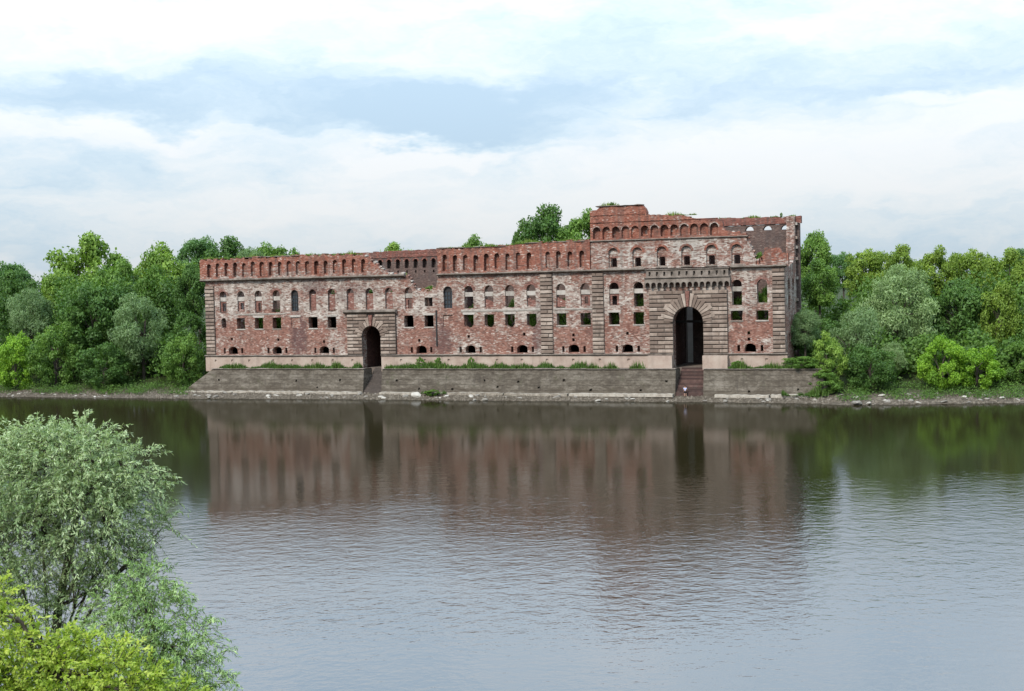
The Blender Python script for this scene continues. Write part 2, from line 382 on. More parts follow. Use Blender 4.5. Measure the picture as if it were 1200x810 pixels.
def leafm(name, c0, c1, c2, trans=.35, rough=.55):
    m, t, b = new_mat(name); out = t.nodes['Material Output']
    at = nd(t, 'ShaderNodeAttribute', attribute_name='tint').outputs['Fac']
    c = ramp(t, at, [(.0, c0), (.5, c1), (1.0, c2)])
    oi = nd(t, 'ShaderNodeObjectInfo')
    c = mix(t, 1.0, c, oi.outputs['Color'], 'MULTIPLY')
    t.links.new(c, b.inputs['Base Color']); b.inputs['Roughness'].default_value = rough; b.inputs['Specular IOR Level'].default_value = .3
    tr = nd(t, 'ShaderNodeBsdfTranslucent'); t.links.new(mix(t, 1.0, c, (1.15, 1.2, .6), 'MULTIPLY'), tr.inputs[0])
    ms = nd(t, 'ShaderNodeMixShader'); ms.inputs[0].default_value = trans
    t.links.new(b.outputs[0], ms.inputs[1]); t.links.new(tr.outputs[0], ms.inputs[2]); t.links.new(ms.outputs[0], out.inputs[0])
    return m
M_leaf = leafm('broad_leaves', (.064, .118, .027), (.110, .186, .044), (.190, .285, .075))
M_silver = leafm('willow_leaves', (.110, .160, .072), (.180, .250, .122), (.275, .355, .195))
M_near_willow = leafm('near_willow_leaves', (.115, .190, .068), (.255, .350, .150), (.540, .630, .380), .3, .45)
M_maple = leafm('near_maple_leaves', (.170, .265, .030), (.350, .460, .070), (.600, .650, .150), .5)
M_grass = leafm('grass_blades', (.040, .085, .016), (.070, .135, .026), (.125, .190, .045), .3)
M_bark = stone('bark', (.035, .028, .022), (.06, .048, .038), (.10, .085, .07), 5, 0, .2)

# ------------------------------------------------------------------ setting: banks, river
WATER = 0.3
SX = [-3000, -400, -160, -97, -78.8, -59.8, -29.5, -.2, 26.5, 44.9, 49.9, 74.8, 110, 400, 3000]
SY = [900, 330, 268, 246.8, 240, 233, 223.6, 212.7, 204.3, 196.6, 192.5, 190.8, 186, 150, -60]
FO = Vector((-56.459, 241.833, 0)); FA = R(-19.9834)
fa = Vector((math.cos(FA), math.sin(FA))); fn = Vector((-fa.y, fa.x))
def fac_uv(x, y):
    q = Vector((x - FO.x, y - FO.y)); return q.dot(fa), q.dot(fn)
def fac_pt(u, d, z=0): return Vector((FO.x + fa.x * u + fn.x * d, FO.y + fa.y * u + fn.y * d, z))
def shore(x): return float(np.interp(x, SX, SY))
def far_h(x, y):
    s = (y - shore(x)) * .94; u, d = fac_uv(x, y)
    h = float(np.interp(s, [-40, -10, 0, 3, 6, 9, 16, 26, 70, 300, 3000], [-5, -1.6, WATER, .85, 1.35, 1.8, 3.6, 4.7, 5.4, 9, 25]))
    if s > -6: h += .22 * noise.noise((x * .35, y * .35, 0)) + .10 * noise.noise((x * 1.1, y * 1.1, 4))
    if -2 < u < 112: h = min(h, 4.9) if d > -3 else min(h, 1.15 + .1 * noise.noise((x, y, 2)))
    if (32.4 < u < 38.6 or 87.6 < u < 95) and d < 4: h = min(h, 1.1)
    return h
def ground_mat(name):
    m, t, b = new_mat(name)
    g = nd(t, 'ShaderNodeNewGeometry').outputs['Position']; sp = nd(t, 'ShaderNodeSeparateXYZ'); t.links.new(g, sp.inputs[0])
    n1 = noise_(t, g, .35, 6, .65); n2 = noise_(t, g, 2.2, 5, .65)
    mud = ramp(t, n2, [(.3, (.050, .039, .028)), (.5, (.088, .070, .052)), (.72, (.165, .14, .108))])
    grs = ramp(t, n2, [(.3, (.020, .028, .010)), (.7, (.045, .060, .018))])
    hh = math_(t, 'ADD', sp.outputs[2], math_(t, 'MULTIPLY', math_(t, 'SUBTRACT', n1, .5), 2.6))
    t.links.new(mix(t, smooth(t, hh, 1.1, 1.8), mud, grs), b.inputs['Base Color'])
    bump(t, b, math_(t, 'ADD', n2, noise_(t, g, 9, 3, .6)), .12)
    return m
M_ground = ground_mat('bank_ground')
xs = [-3000, -1500, -800, -500, -350, -280] + list(np.arange(-230, -125, 5)) + list(np.arange(-125, 105, 1.1)) + list(np.arange(105, 230, 5)) + [280, 350, 500, 800, 1500, 3000]
ss = [-40, -20, -10, -6] + list(np.arange(-4, 12, .9)) + list(np.arange(12, 40, 2)) + [45, 55, 70, 100, 150, 300, 700, 1500, 5000]
V = []; F = []
for s in ss:
    for x in xs: V.append((x, shore(x) + s / .94, 0))
V = [(x, y, far_h(x, y)) for x, y, _ in V]
nx = len(xs)
for j in range(len(ss) - 1):
    for i in range(nx - 1): F.append((j * nx + i, j * nx + i + 1, (j + 1) * nx + i + 1, (j + 1) * nx + i))
far_bank = mesh('far_bank', V, F, M_ground, fix=False, smooth_=True); tag(far_bank, kind='structure', label='muddy and grassy far bank of the river')
def near_h(x, y):
    h = 16.3 - (y * 16.0 / 47.0) if y > 0 else 16.3
    return max(h, -3) + .25 * noise.noise((x * .2, y * .2, 9))
xs2 = [-3000, -800, -200, -80] + list(np.arange(-50, 51, 3)) + [80, 200, 800, 3000]; ys2 = [-400, -60, -15, -3] + list(np.arange(0, 61, 3))
V = [(x, y, near_h(x, y)) for y in ys2 for x in xs2]; n2 = len(xs2)
F = [(j * n2 + i, j * n2 + i + 1, (j + 1) * n2 + i + 1, (j + 1) * n2 + i) for j in range(len(ys2) - 1) for i in range(n2 - 1)]
nb = mesh('near_bank', V, F, M_ground, fix=False, smooth_=True); tag(nb, kind='structure', label='steep near bank below the viewpoint')

m, t, b = new_mat('river_water')
g = nd(t, 'ShaderNodeNewGeometry').outputs['Position']; sp = nd(t, 'ShaderNodeSeparateXYZ'); t.links.new(g, sp.inputs[0])
b.inputs['Base Color'].default_value = (.017, .0140, .0055, 1); b.inputs['Roughness'].default_value = .05; b.inputs['IOR'].default_value = 1.42
b.inputs['Specular IOR Level'].default_value = .5
gr = vmath(t, 'MULTIPLY', g, (1.0, 1.0, 1.0))
wa = noise_(t, vmath(t, 'MULTIPLY', g, (.80, .95, 1)), 1.0, 3, .5, .4)
wb = noise_(t, vmath(t, 'MULTIPLY', g, (2.1, 2.5, 1)), 1.0, 3, .55, .3)
wl = noise_(t, vmath(t, 'MULTIPLY', g, (.035, .022, 1)), 1.0, 3, .5)
dist = math_(t, 'ADD', sp.outputs[1], math_(t, 'MULTIPLY', math_(t, 'SUBTRACT', wl, .5), 120.0))
rip = smooth(t, dist, 88, 150, 1.0, .14)                       # wind ripples on open water, calm in the lee of the far bank
gust = smooth(t, noise_(t, vmath(t, 'MULTIPLY', g, (.02, .07, 1)), 1.0, 4, .55), .36, .64, .7, 1.2)
rip = math_(t, 'MULTIPLY', rip, gust)
hgt = math_(t, 'MULTIPLY', math_(t, 'ADD', wa, math_(t, 'MULTIPLY', wb, .5)), rip)
bump(t, b, hgt, .036)
nrm = b.inputs['Normal'].links[0].from_socket
b.inputs['Specular IOR Level'].default_value = 0.0
fr = nd(t, 'ShaderNodeFresnel'); fr.inputs['IOR'].default_value = 1.36; t.links.new(nrm, fr.inputs['Normal'])
gl = nd(t, 'ShaderNodeBsdfGlossy'); gl.inputs['Color'].default_value = (.94, .95, .99, 1); t.links.new(nrm, gl.inputs['Normal'])
t.links.new(smooth(t, dist, 88, 150, .015, .085), gl.inputs['Roughness'])
rf = ramp(t, fr.outputs[0], [(0.0, (.03,) * 3), (.10, (.34,) * 3), (.24, (.45,) * 3), (.62, (.30,) * 3), (1.0, (.24,) * 3)])      # reflection weakened at grazing angles to darken the far water
ms = nd(t, 'ShaderNodeMixShader'); t.links.new(rf, ms.inputs[0]); t.links.new(b.outputs[0], ms.inputs[1]); t.links.new(gl.outputs[0], ms.inputs[2])
t.links.new(ms.outputs[0], t.nodes['Material Output'].inputs[0])
M_water = m
V = [(-6000, -2000, WATER), (6000, -2000, WATER), (6000, 6000, WATER), (-6000, 6000, WATER)]
riv = mesh('river', V, [(0, 1, 2, 3)], M_water, fix=False); tag(riv, kind='structure', label='wide brown river with light ripples')

# ------------------------------------------------------------------ the ruined granary
G = empty('granary_ruin', FO, FA)
tag(G, 'huge roofless red brick granary ruin with pale plaster patches across the river', 'building')
U1 = 106.0
ROW1 = [(3.7, 'lunb'), (7.45, 'lunb'), (11.1, 'lunb'), (14.85, 'lun'), (18.6, 'grille'), (22.25, 'arch'), (26.0, 'arch'), (29.75, 'arch'), (33.5, 'arch'),
        (37.3, 'arch'), (41.1, 'lunb'), (48.5, 'grille'), (52.35, 'lun'), (56.1, 'lunp'), (59.85, 'lun'), (63.7, 'lunp'), (68.95, 'lunp'), (73.2, 'lunb'),
        (78.15, 'lunb'), (82.3, 'lun'), (98.4, 'lun'), (102.4, 'open')]
ROW2 = [(3.7, 'arch'), (7.3, 'open'), (11.1, 'open'), (14.8, 'open'), (18.6, 'blind'), (22.2, 'open'), (26.0, 'open'), (41.0, 'open'), (44.85, 'open'), (48.45, 'blind'),
        (52.3, 'brk'), (56.05, 'brk'), (59.8, 'brk'), (63.7, 'brk'), (69.0, 'open'), (73.2, 'open'), (78.1, 'open'), (82.25, 'open'), (98.3, 'open'), (102.35, 'open')]
ROW3 = [5.55, 14.75, 24.35, 43.3, 52.5, 61.95, 71.05, 80.3, 100.4]
SMALL = [(5.3, 10.5), (15.0, 10.3), (24.3, 9.9), (42.9, 10.0), (52.2, 10.6), (62.3, 10.9), (71.0, 10.7), (80.3, 10.9), (100.2, 10.8), (100.2, 9.8), (71.0, 9.9), (14.0, 15.6)]
W1 = {u: (1.45 if u < 47 else 1.62) for u, k in ROW1}
chip = lambda L, a: [(p[0] + rng.uniform(-a, a), p[1] + rng.uniform(-a, a)) for p in L]
PC, PR, PS = 90.5, 2.45, 12.65          # large gate: centre, radius, springing
QC, QR, QS = 33.87, 1.78, 10.82         # small gate
gate_loop = arch(PC, PR * 2, 4.0, PS + PR, 18); small_loop = arch(QC, QR * 2, 4.0, QS + QR, 14)
holes = [gate_loop, small_loop]
for u, k in ROW1: holes.append(chip(arch(u, W1[u], 15.5 + rng.uniform(-.25, .1), 19.3), .05))
for u, k in ROW2:
    w = 1.75 if u < 97 else 1.9
    if k == 'arch': holes.append(arch(u, 1.0, 12.6, 14.4))
    elif k == 'brk': holes.append([(u - w / 2, 12.5), (u - w * .2, 12.1), (u + w * .3, 12.2), (u + w / 2, 12.7), (u + w / 2, 14.35), (u - w / 2, 14.35)])
    else: holes.append(chip([(u - w / 2, 12.35 if u < 97 else 12.8), (u, 12.3 if u < 97 else 12.8), (u + w / 2, 12.35 if u < 97 else 12.8), (u + w / 2, 13.3), (u + w / 2, 14.35), (u - w / 2, 14.35), (u - w / 2, 13.4)], .06))
for u in ROW3:
    holes.append(chip(seg(u, 1.85, 7.75, 9.1, .55), .07))
    for s in (-1, 1): holes.append(rect(u + s * 1.85 - .22, u + s * 1.85 + .22, 7.85, 8.85))
for u, z in SMALL: holes.append(rect(u - .22, u + .22, z - .25, z + .25))
holes.append(rect(44.1, 45.6, 15.9, 17.4))
top = ragged([(106.0, 21.1), (46.6, 21.1)], 3, 1.5, .02) + ragged([(46.6, 20.6), (46.35, 19.3), (45.3, 18.6), (42.5, 18.75), (41.9, 20.0), (40.8, 21.45), (37.4, 21.5), (37.0, 21.1)], 5, .4, .14) + [(0.0, 21.1)]
outer = [(0.0, 5.0), (106.0, 5.0)] + top
wall('front_wall', outer, holes, 0.0, 1.4, M_wall, G, grid=1.5, rough=.05, seed=2)

# windows: the brick arch is the part, what fills the opening its pieces
def ring(name, uc, w, zc, mat, parent, t=.36, d=-.05, n=11, z0=None):
    r = w / 2; zs = zc - r; ro = r + t
    lp = [(uc + (ro + (.06 if i % 2 else 0)) * math.cos(math.pi * i / n), zs + (ro + (.06 if i % 2 else 0)) * math.sin(math.pi * i / n)) for i in range(n + 1)]
    lp += [(uc + (r + .003) * math.cos(math.pi * i / n), zs + (r + .003) * math.sin(math.pi * i / n)) for i in range(n, -1, -1)]
    return wall(name, lp, [], d, .3, mat, parent)
for i, (u, k) in enumerate(ROW1):
    w = W1[u]; W = ring('window', u, w, 19.3, M_wall if i % 3 else M_infill, G)
    h = w / 2 - .004
    if k in ('lun', 'lunb', 'lunp'):
        box('transom', u - h, u + h, .22, .62, 17.45, 18.2, M_lime, W)
    if k == 'lunb':
        wall('infill', rect(u - h, u + h, 15.45, 17.45), [rect(u - .42 + .1 * (i % 3), u + .38, 15.6 + .3 * (i % 2), 17.1)], .35, .4, M_infill, W, seed=i)
    if k == 'lunp':
        wall('infill', ragged([(u - h, 17.0), (u + h, 16.4)], i, .3, .1)[::-1] + [(u - h, 15.45), (u + h, 15.45)], [], .4, .4, M_infill, W, seed=i)
    if k == 'arch':
        wall('infill', rect(u - h, u + h, 15.45, 18.35 + .15 * (i % 2)), [], .45, .4, M_infill, W, seed=i)
    if k == 'grille':
        wall('pane', arch(u, 2 * h, 15.45, 19.29), [], .50, .06, M_glass, W)
        gl = [rect(u - h + .08 + q * (2 * h / 3), u - h - .06 + (q + 1) * 2 * h / 3, 15.6 + e * .72, 16.2 + e * .72) for q in range(3) for e in range(4)]
        wall('grille', arch(u, 2 * h, 15.45, 19.29), gl, .40, .06, M_iron, W)
for i, (u, k) in enumerate(ROW2):
    w = 1.75 if u < 97 else 1.9
    if k == 'arch': ring('window', u, 1.0, 14.4, M_wall, G, .3, n=7); continue
    W = wall('window', [(u - w / 2 - .18, 14.36), (u + w / 2 + .18, 14.36), (u + w / 2 + .3, 14.74), (u - w / 2 - .3, 14.74)], [], -.05, .4, M_wall if i % 2 else M_lime, G, seed=i)
    if k == 'open': box('sill', u - w / 2 - .1, u + w / 2 + .1, -.08, .3, (12.35 if u < 97 else 12.8) - .2, (12.35 if u < 97 else 12.8) + .004, M_lime if i % 3 else M_corn, W)
    if k == 'blind': box('infill', u - w / 2 + .004, u + w / 2 - .004, .16, .6, 12.36, 14.34, M_blind, W)
for i, u in enumerate(ROW3): 
    lp = seg(u, 2.5, 7.75, 9.42, .75, 9)[2:] + [(p[0], p[1] + .003) for p in reversed(seg(u, 1.85, 7.75, 9.1, .55, 9)[2:])]
    wall('embrasure', lp, [], -.05, .3, M_wall, G, seed=i)
# long pale stone band between the two window rows
strip('stone_band', 50.9, 65.3, -.10, .05, 14.75, 15.25, M_lime, G, 4, .03)
strip('stone_band', 67.6, 74.4, -.10, .05, 14.80, 15.2, M_lime, G, 5, .03)
strip('stone_band', 6.0, 16.4, -.06, .05, 14.80, 15.15, M_lime, G, 6, .04)
box('downpipe', 46.15, 46.4, -.14, .02, 9.0, 15.2, M_iron, G)

# plinth, ledge
dr = {0: [1.9, 5.4, 9.0, 14.0, 17.9, 22.0, 26.1, 30], 1: [39.5, 44, 48.5, 53, 57.4, 61.9, 66.4, 71, 75.6, 80.5, 86], 2: [95, 99.1, 103]}
for i, (a, e) in enumerate(((-.25, QC - QR - .02), (QC + QR + .02, PC - PR - .02), (PC + PR + .02, 106.25))):
    wall('plinth', rect(a, e, 4.6, 7.3), [], -.28, .27, M_plinth, G, niches=[(rect(u - .2, u + .2, 6.35, 6.75), .2) for u in dr[i]], grid=1.7, rough=.02, seed=i + 40)
    strip('ledge', a - .1 if i == 0 else a, e + (.1 if i == 2 else 0), -.55, .05, 7.3, 7.58, M_corn, G, i + 11, .05)
for a, e in ((PC - 6.5, PC - PR - .03), (PC + PR + .03, PC + 6.5)): box('gate_pier', a, e, -1.5, -.285, 5.0, 7.26, M_plinth, G)

# pilasters of rusticated stone
def pilaster(u0, u1, z0, z1, ch=.665):
    P = box('pilaster', u0 + .03, u1 - .03, -.20, .02, z0, z1, M_joint, G)
    n = round((z1 - z0) / ch); hh = (z1 - z0) / n
    for k in range(n):
        a = z0 + k * hh + .07; e = z0 + (k + 1) * hh - .07
        cuts = [u0, u1]
        if k % 3 == 1: cuts = [u0, u0 + (u1 - u0) * rng.uniform(.35, .65), u1]
        for p, q in zip(cuts[:-1], cuts[1:]):
            j = lambda: rng.uniform(-.03, .03)
            block('stone_block', [(p + .02 + j(), a + j() * .5), (q - .02 + j(), a + j() * .5), (q - .02 + j(), e + j() * .5), (p + .02 + j(), e + j() * .5)], -.36 + rng.uniform(-.04, .05), -.1, M_stone, P, .085)
pilaster(-.05, 1.85, 7.6, 20.3); pilaster(65.35, 67.5, 7.6, 20.95); pilaster(74.4, 76.4, 7.6, 20.95); pilaster(104.0, 106.0, 7.6, 20.95)

# gates
def portal(uc, r, zs, half, ztop, R1, ch, nv, joint, keyh):
    R0 = R1 - .35
    lp = arch(uc, 2 * r, 4.0, zs + r, 18)
    P = wall('portal', rect(uc - half + .02, uc + half - .02, 7.585, ztop), [lp], -.34, .335, M_joint, G)
    n = round((ztop - 7.6) / ch); hh = (ztop - 7.6) / n
    for s in (-1, 1):
        for k in range(n):
            a = 7.6 + k * hh + .065; e = 7.6 + (k + 1) * hh - .065
            def inn(z):
                if z <= zs: return r + .0
                q = R0
                return math.sqrt(max(q * q - (z - zs) ** 2, 0)) if z - zs < q else 0
            ia, ie = inn(a), inn(e)
            if a > zs and ia < .75: ia = .75
            if e > zs and ie < .75: ie = .75
            cuts = []; x = half - joint * (1.0 if k % 2 else .55)
            while x > max(ia, ie) + .45: cuts.append(x); x -= joint
            ed = [half] + cuts
            for p, q in zip(ed, ed[1:] + [None]):
                b0, b1 = (q, q) if q is not None else (ia, ie)
                po = [(uc + s * (b0 + .02), a), (uc + s * (p - .02), a), (uc + s * (p - .02), e), (uc + s * (b1 + .02), e)]
                if s < 0: po = po[::-1]
                block('stone_block', po, -.50 + rng.uniform(-.035, .035), -.3, M_stone, P, .085)
    for i in range(nv):
        a0 = math.pi * (i + .07) / nv; a1 = math.pi * (i + .93) / nv; key = i == nv // 2
        R2 = (R1 + (.30 if i % 2 else -.22) + rng.uniform(-.12, .12)) if not key else keyh
        if abs(i - nv // 2) == 1: R2 = (R1 + keyh) / 2
        am = (a0 + a1) / 2
        po = [(uc + r * math.cos(a0), zs + r * math.sin(a0)), (uc + R2 * math.cos(a0), zs + R2 * math.sin(a0)), (uc + R2 * math.cos(a1), zs + R2 * math.sin(a1)), (uc + r * math.cos(a1), zs + r * math.sin(a1))]
        block('voussoir', po, -.56 + rng.uniform(-.02, .02) if not key else -.72, -.3, M_stone if not key else M_infill, P, .07)
    return P
big_portal = portal(PC, PR, PS, 6.4, 17.75, 4.25, .66, 19, 2.5, 5.0)
sm_portal = portal(QC, QR, QS, 4.75, 14.75, 2.95, .62, 13, 2.3, 3.75)
strip('cornice', QC - 5.2, QC + 5.0, -.95, .02, 14.78, 15.5, M_corn, G, 21, .05, .9)
# balcony with corbel arches over the large gate
bl = [(PC - 6.95, 19.75), (PC - 6.95, 18.3)]
na = 14; wd = 13.9 / na
for k in range(na):
    c = PC - 6.95 + wd * (k + .5)
    bl += [(c - wd / 2 + .12, 18.3), (c - wd / 2 + .12, 18.75)] + [(c - (wd / 2 - .12) * math.cos(math.pi * i / 6), 18.75 + (wd / 2 - .12) * math.sin(math.pi * i / 6)) for i in range(1, 6)] + [(c + wd / 2 - .12, 18.75), (c + wd / 2 - .12, 18.3)]
bl += [(PC + 6.95, 18.3), (PC + 6.95, 19.75)]
bal = wall('balcony_front', bl, [], -.95, .945, M_corn, G)
strip('string_course', PC - 6.95, PC + 6.95, -1.15, .03, 19.72, 19.98, M_corn, bal, 31, .03)
wall('parapet', rect(PC - 6.7, PC + 6.7, 19.96, 21.05), [], -.85, .8, M_corn, bal, niches=[(rect(PC - 6.1 + k * 1.22 - .17, PC - 6.1 + k * 1.22 + .17, 20.15, 20.85), .5) for k in range(11)])
strip('coping', PC - 6.85, PC + 6.85, -1.0, .02, 21.05, 21.3, M_corn, bal, 32, .04)

# parapets with tall niches
strip('cornice', -.75, 40.6, -.75, .1, 21.1, 21.62, M_corn, G, 51, .07); strip('cornice', 46.7, PC - 7.0, -.70, .1, 21.1, 21.55, M_corn, G, 52, .07); strip('cornice', PC + 7.0, 106.3, -.70, .1, 21.1, 21.5, M_corn, G, 53, .07)
na_ = [1.2 + 1.855 * k for k in range(18)]
tp = ragged([(37.6, 21.7), (36.4, 22.6), (35.0, 23.3), (33.9, 24.4), (32.8, 25.1), (30, 25.35), (24, 25.4), (12, 25.3), (-.75, 25.1)], 61, .4, .27)
wall('parapet', [(-.75, 21.55), (37.7, 21.55)] + tp, [], -.55, 1.5, M_par, G, niches=[(chip(arch(u, .86 + rng.uniform(-.06, .1), 21.85 + rng.uniform(-.1, .25), 24.45 + rng.uniform(-.1, .15), 6), .03), rng.uniform(.45, .8)) for i, u in enumerate(na_)], grid=1.6, rough=.04, seed=9)
nb_ = [48.25 + 1.92 * k for k in range(9)] + [66.9, 68.8, 70.8, 72.85]
tp = ragged([(74.25, 26.5), (66.5, 26.3), (60, 25.95), (54, 25.75), (46.9, 25.7)], 63, .45, .2)
wall('parapet', [(46.9, 21.5), (74.25, 21.5)] + tp, [], -.5, 1.5, M_par, G, niches=[(chip(arch(u, .86 + rng.uniform(-.06, .1), 21.85 + rng.uniform(-.1, .25), 24.6 + rng.uniform(-.1, .15), 6), .03), rng.uniform(.45, .8)) for i, u in enumerate(nb_)], grid=1.6, rough=.04, seed=10)
strip('wall_cap', 46.8, 60.2, -.62, 1.0, 25.75, 25.92, M_corn, G, 64, .18, .6); strip('wall_cap', 63.0, 74.2, -.62, 1.0, 26.1, 26.32, M_corn, G, 66, .18, .6)
strip('wall_cap', 8.0, 20.0, -.66, .95, 25.3, 25.44, M_corn, G, 65, .16, .6)
# tower
TW = [78.15 + 4.06 * k for k in range(6)]
th = [arch(u, 1.0, 21.85, 23.5, 6) for u in TW]
tn = [(arch(u, 1.65, 21.75, 24.95), .42) for u in TW]
tp = ragged([(101.6, 21.6), (101.3, 23.4), (100.6, 24.9), (99.8, 26.0)], 71, .4, .15)
wall('tower_wall', [(74.3, 21.45), (101.7, 21.45)] + tp + [(74.3, 26.0)], th, -.12, 1.4, M_tower, G, niches=tn, grid=1.6, rough=.03, seed=12)
for i, u in enumerate(TW): 
    W = ring('window', u, 1.65, 24.95, M_attic, G, .32, -.17); box('sill', u - .95, u + .95, -.25, .25, 21.52, 21.76, M_corn, W)
    box('lintel', u - .815, u + .815, .26, .6, 23.3, 23.5, M_infill, W)
strip('string_course', 74.2, 100.3, -.42, .1, 26.0, 26.3, M_corn, G, 72, .05)
AR = [75.4 + 1.627 * k for k in range(13)]
tp = ragged([(100.6, 26.3), (98.5, 26.9), (96.6, 27.1), (96.2, 28.6), (93.0, 28.95), (90, 29.85), (87, 30.0), (84.2, 30.1), (83.6, 31.3), (83.2, 31.75), (79, 31.9), (76, 31.7), (75.4, 31.2), (74.3, 31.1)], 73, .45, .1)
wall('tower_attic', [(74.3, 26.28), (100.7, 26.28)] + tp, [arch(AR[5], .5, 27.1, 27.8, 6)], -.12, 1.4, M_attic, G,
     niches=[(chip(arch(u, 1.32, 26.42 + rng.uniform(0, .3), 28.45, 8), .03), rng.uniform(.3, .8)) for u in AR], grid=1.6, rough=.04, seed=13)
for i, u in enumerate(AR): ring('arch_band', u, 1.32, 28.45, M_tower if i % 3 == 0 else M_attic, G, .16, -.17, 9)
strip('string_course', 74.25, 95.5, -.25, .05, 29.1, 29.25, M_attic, G, 74, .03); strip('wall_cap', 75.3, 83.2, -.35, 1.2, 31.75, 31.95, M_corn, G, 75, .12, .7)
strip('string_course', 74.25, 83.6, -.22, .05, 30.3, 30.42, M_attic, G, 76, .03)
# loose pale masonry left along the broken edges
for i, (u, z, d) in enumerate([(33.2 + k * .52, 25.0 - k * .40, -.35 + .3 * (k % 2)) for k in range(9)] + [(37.9 + k * .75, 21.72, -.2 + .3 * (k % 3)) for k in range(4)] + [(41.0 + k * .28, 21.3 - k * .5, .1 + .3 * (k % 2)) for k in range(5)]
        + [(42.9 + k * .8, 18.85 - .05 * k, .3) for k in range(4)] + [(100.2 + .28 * k, 25.9 - .72 * k, .1) for k in range(6)] + [(84.0 + 1.7 * k, 30.05 - .05 * k, .2) for k in range(4)] + [(97.0 + .9 * k, 27.05 - .15 * k, .1) for k in range(4)]):
    a = rng.uniform(.2, .42); h = rng.uniform(.12, .26)
    block('masonry_chunk', [(u - a, z - h), (u + a * .8, z - h * .8), (u + a, z + h * .5), (u + a * .2, z + h), (u - a * .9, z + h * .7)], d, d + .7, [M_lime, M_par, M_wall][i % 3], G, .05)
# broken remains of the parapet at the right end
tp = ragged([(106.6, 23.3), (105.6, 23.4), (105.4, 24.1), (103.0, 24.2), (102.7, 23.0), (101.7, 22.4)], 81, .4, .12)
wall('broken_parapet', [(101.7, 21.48), (106.6, 21.48)] + tp, [], -.45, 1.3, M_par, G, niches=[(rect(102.05, 102.6, 21.7, 22.7), .5)], grid=1.2, seed=14)
# end wall at the right, broken down towards the front
tp = ragged([(13.0, 29.7), (11.9, 29.6), (11.7, 26.6), (11.2, 25.0), (10.9, 23.0), (9.0, 22.0), (6.0, 21.5), (1.3, 21.3)], 83, .4, .16)
wall('end_wall', [(1.38, 4.8), (13.0, 4.8)] + tp, [arch(4.2, 2.2, 14.0, 19.4), arch(9.0, 2.2, 14.0, 19.4), rect(3.3, 5.0, 8.0, 10.5), rect(8.2, 9.9, 8.0, 10.5)], 104.65, 1.35, M_wall, G, axis='d', grid=1.5, seed=15)
for i, z in enumerate((8.2, 12.4, 15.6, 19.2, 22.4, 24.3, 25.9, 28.2)): box('corner_stone', 104.6, 106.35, 12.05 + .1 * (i % 2), 13.6, z, z + .45, M_lime if i % 2 else M_stone, G)
# rear wall seen through the gap and over the right end
tp = ragged([(74.0, 25.3), (20, 25.2), (-.3, 24.9)], 85, .6, .1)
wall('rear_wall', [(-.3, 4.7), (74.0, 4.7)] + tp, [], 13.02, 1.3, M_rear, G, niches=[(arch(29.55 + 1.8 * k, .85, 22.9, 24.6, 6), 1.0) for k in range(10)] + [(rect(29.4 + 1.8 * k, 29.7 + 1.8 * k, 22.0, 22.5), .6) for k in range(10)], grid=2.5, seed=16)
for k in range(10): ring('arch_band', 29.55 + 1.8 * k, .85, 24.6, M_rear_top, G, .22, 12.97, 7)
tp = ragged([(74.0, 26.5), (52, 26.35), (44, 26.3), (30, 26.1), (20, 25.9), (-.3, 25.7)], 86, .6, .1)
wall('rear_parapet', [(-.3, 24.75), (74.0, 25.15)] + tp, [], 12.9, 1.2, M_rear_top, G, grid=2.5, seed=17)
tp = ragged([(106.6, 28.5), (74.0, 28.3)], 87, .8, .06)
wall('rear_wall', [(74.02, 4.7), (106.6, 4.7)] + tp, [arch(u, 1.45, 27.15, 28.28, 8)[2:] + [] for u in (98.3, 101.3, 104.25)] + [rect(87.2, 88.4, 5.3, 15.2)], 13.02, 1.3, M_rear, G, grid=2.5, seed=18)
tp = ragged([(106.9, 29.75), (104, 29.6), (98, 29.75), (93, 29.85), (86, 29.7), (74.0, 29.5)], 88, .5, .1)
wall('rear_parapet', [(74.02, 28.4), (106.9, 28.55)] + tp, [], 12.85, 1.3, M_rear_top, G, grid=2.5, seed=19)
wall('left_end_wall', [(1.38, 4.8), (13.0, 4.8), (13.0, 24.7), (1.38, 21.0)], [], .0, 1.3, M_wall, G, axis='d', seed=20)
# floors and passages left standing, plus slabs and a wall added for inside darkness
box('ground_floor', 1.35, 104.6, 1.42, 13.0, 1.0, 5.2, M_slab, G)
for a, e in ((1.35, 31.0), (36.8, 86.9), (94.2, 104.6)): box('added_low_slab', a, e, 1.42, 13.0, 9.45, 9.75, M_slab, G)  # added unseen slab that keeps the low embrasures dark; the inside bushes stand on it
box('upper_slab', 17.0, 46.2, 1.42, 13.0, 14.9, 15.25, M_slab, G)  # added unseen slab, cuts off the sky light behind the second-row windows
box('upper_slab', 39.0, 47.0, 1.42, 12.9, 17.7, 18.2, M_slab, G)
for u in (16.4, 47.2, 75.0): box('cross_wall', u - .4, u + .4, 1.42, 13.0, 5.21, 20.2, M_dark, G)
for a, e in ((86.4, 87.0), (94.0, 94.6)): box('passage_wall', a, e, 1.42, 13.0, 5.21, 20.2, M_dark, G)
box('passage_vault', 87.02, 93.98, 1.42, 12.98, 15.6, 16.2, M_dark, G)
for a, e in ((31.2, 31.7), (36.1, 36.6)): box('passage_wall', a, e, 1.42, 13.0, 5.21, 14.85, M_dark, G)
box('passage_beam', PC - 3.4, PC + 3.4, 3.0, 3.3, 12.45, 12.85, M_beam, G)
box('added_dark_wall', 76.6, 98.6, 3.2, 3.7, 16.3, 25.4, M_dark, G)  # added backing, only there to make the tower window openings dark
box('courtyard_wall', 82.0, 89.5, 18.5, 19.3, 4.0, 17.0, M_render, G)

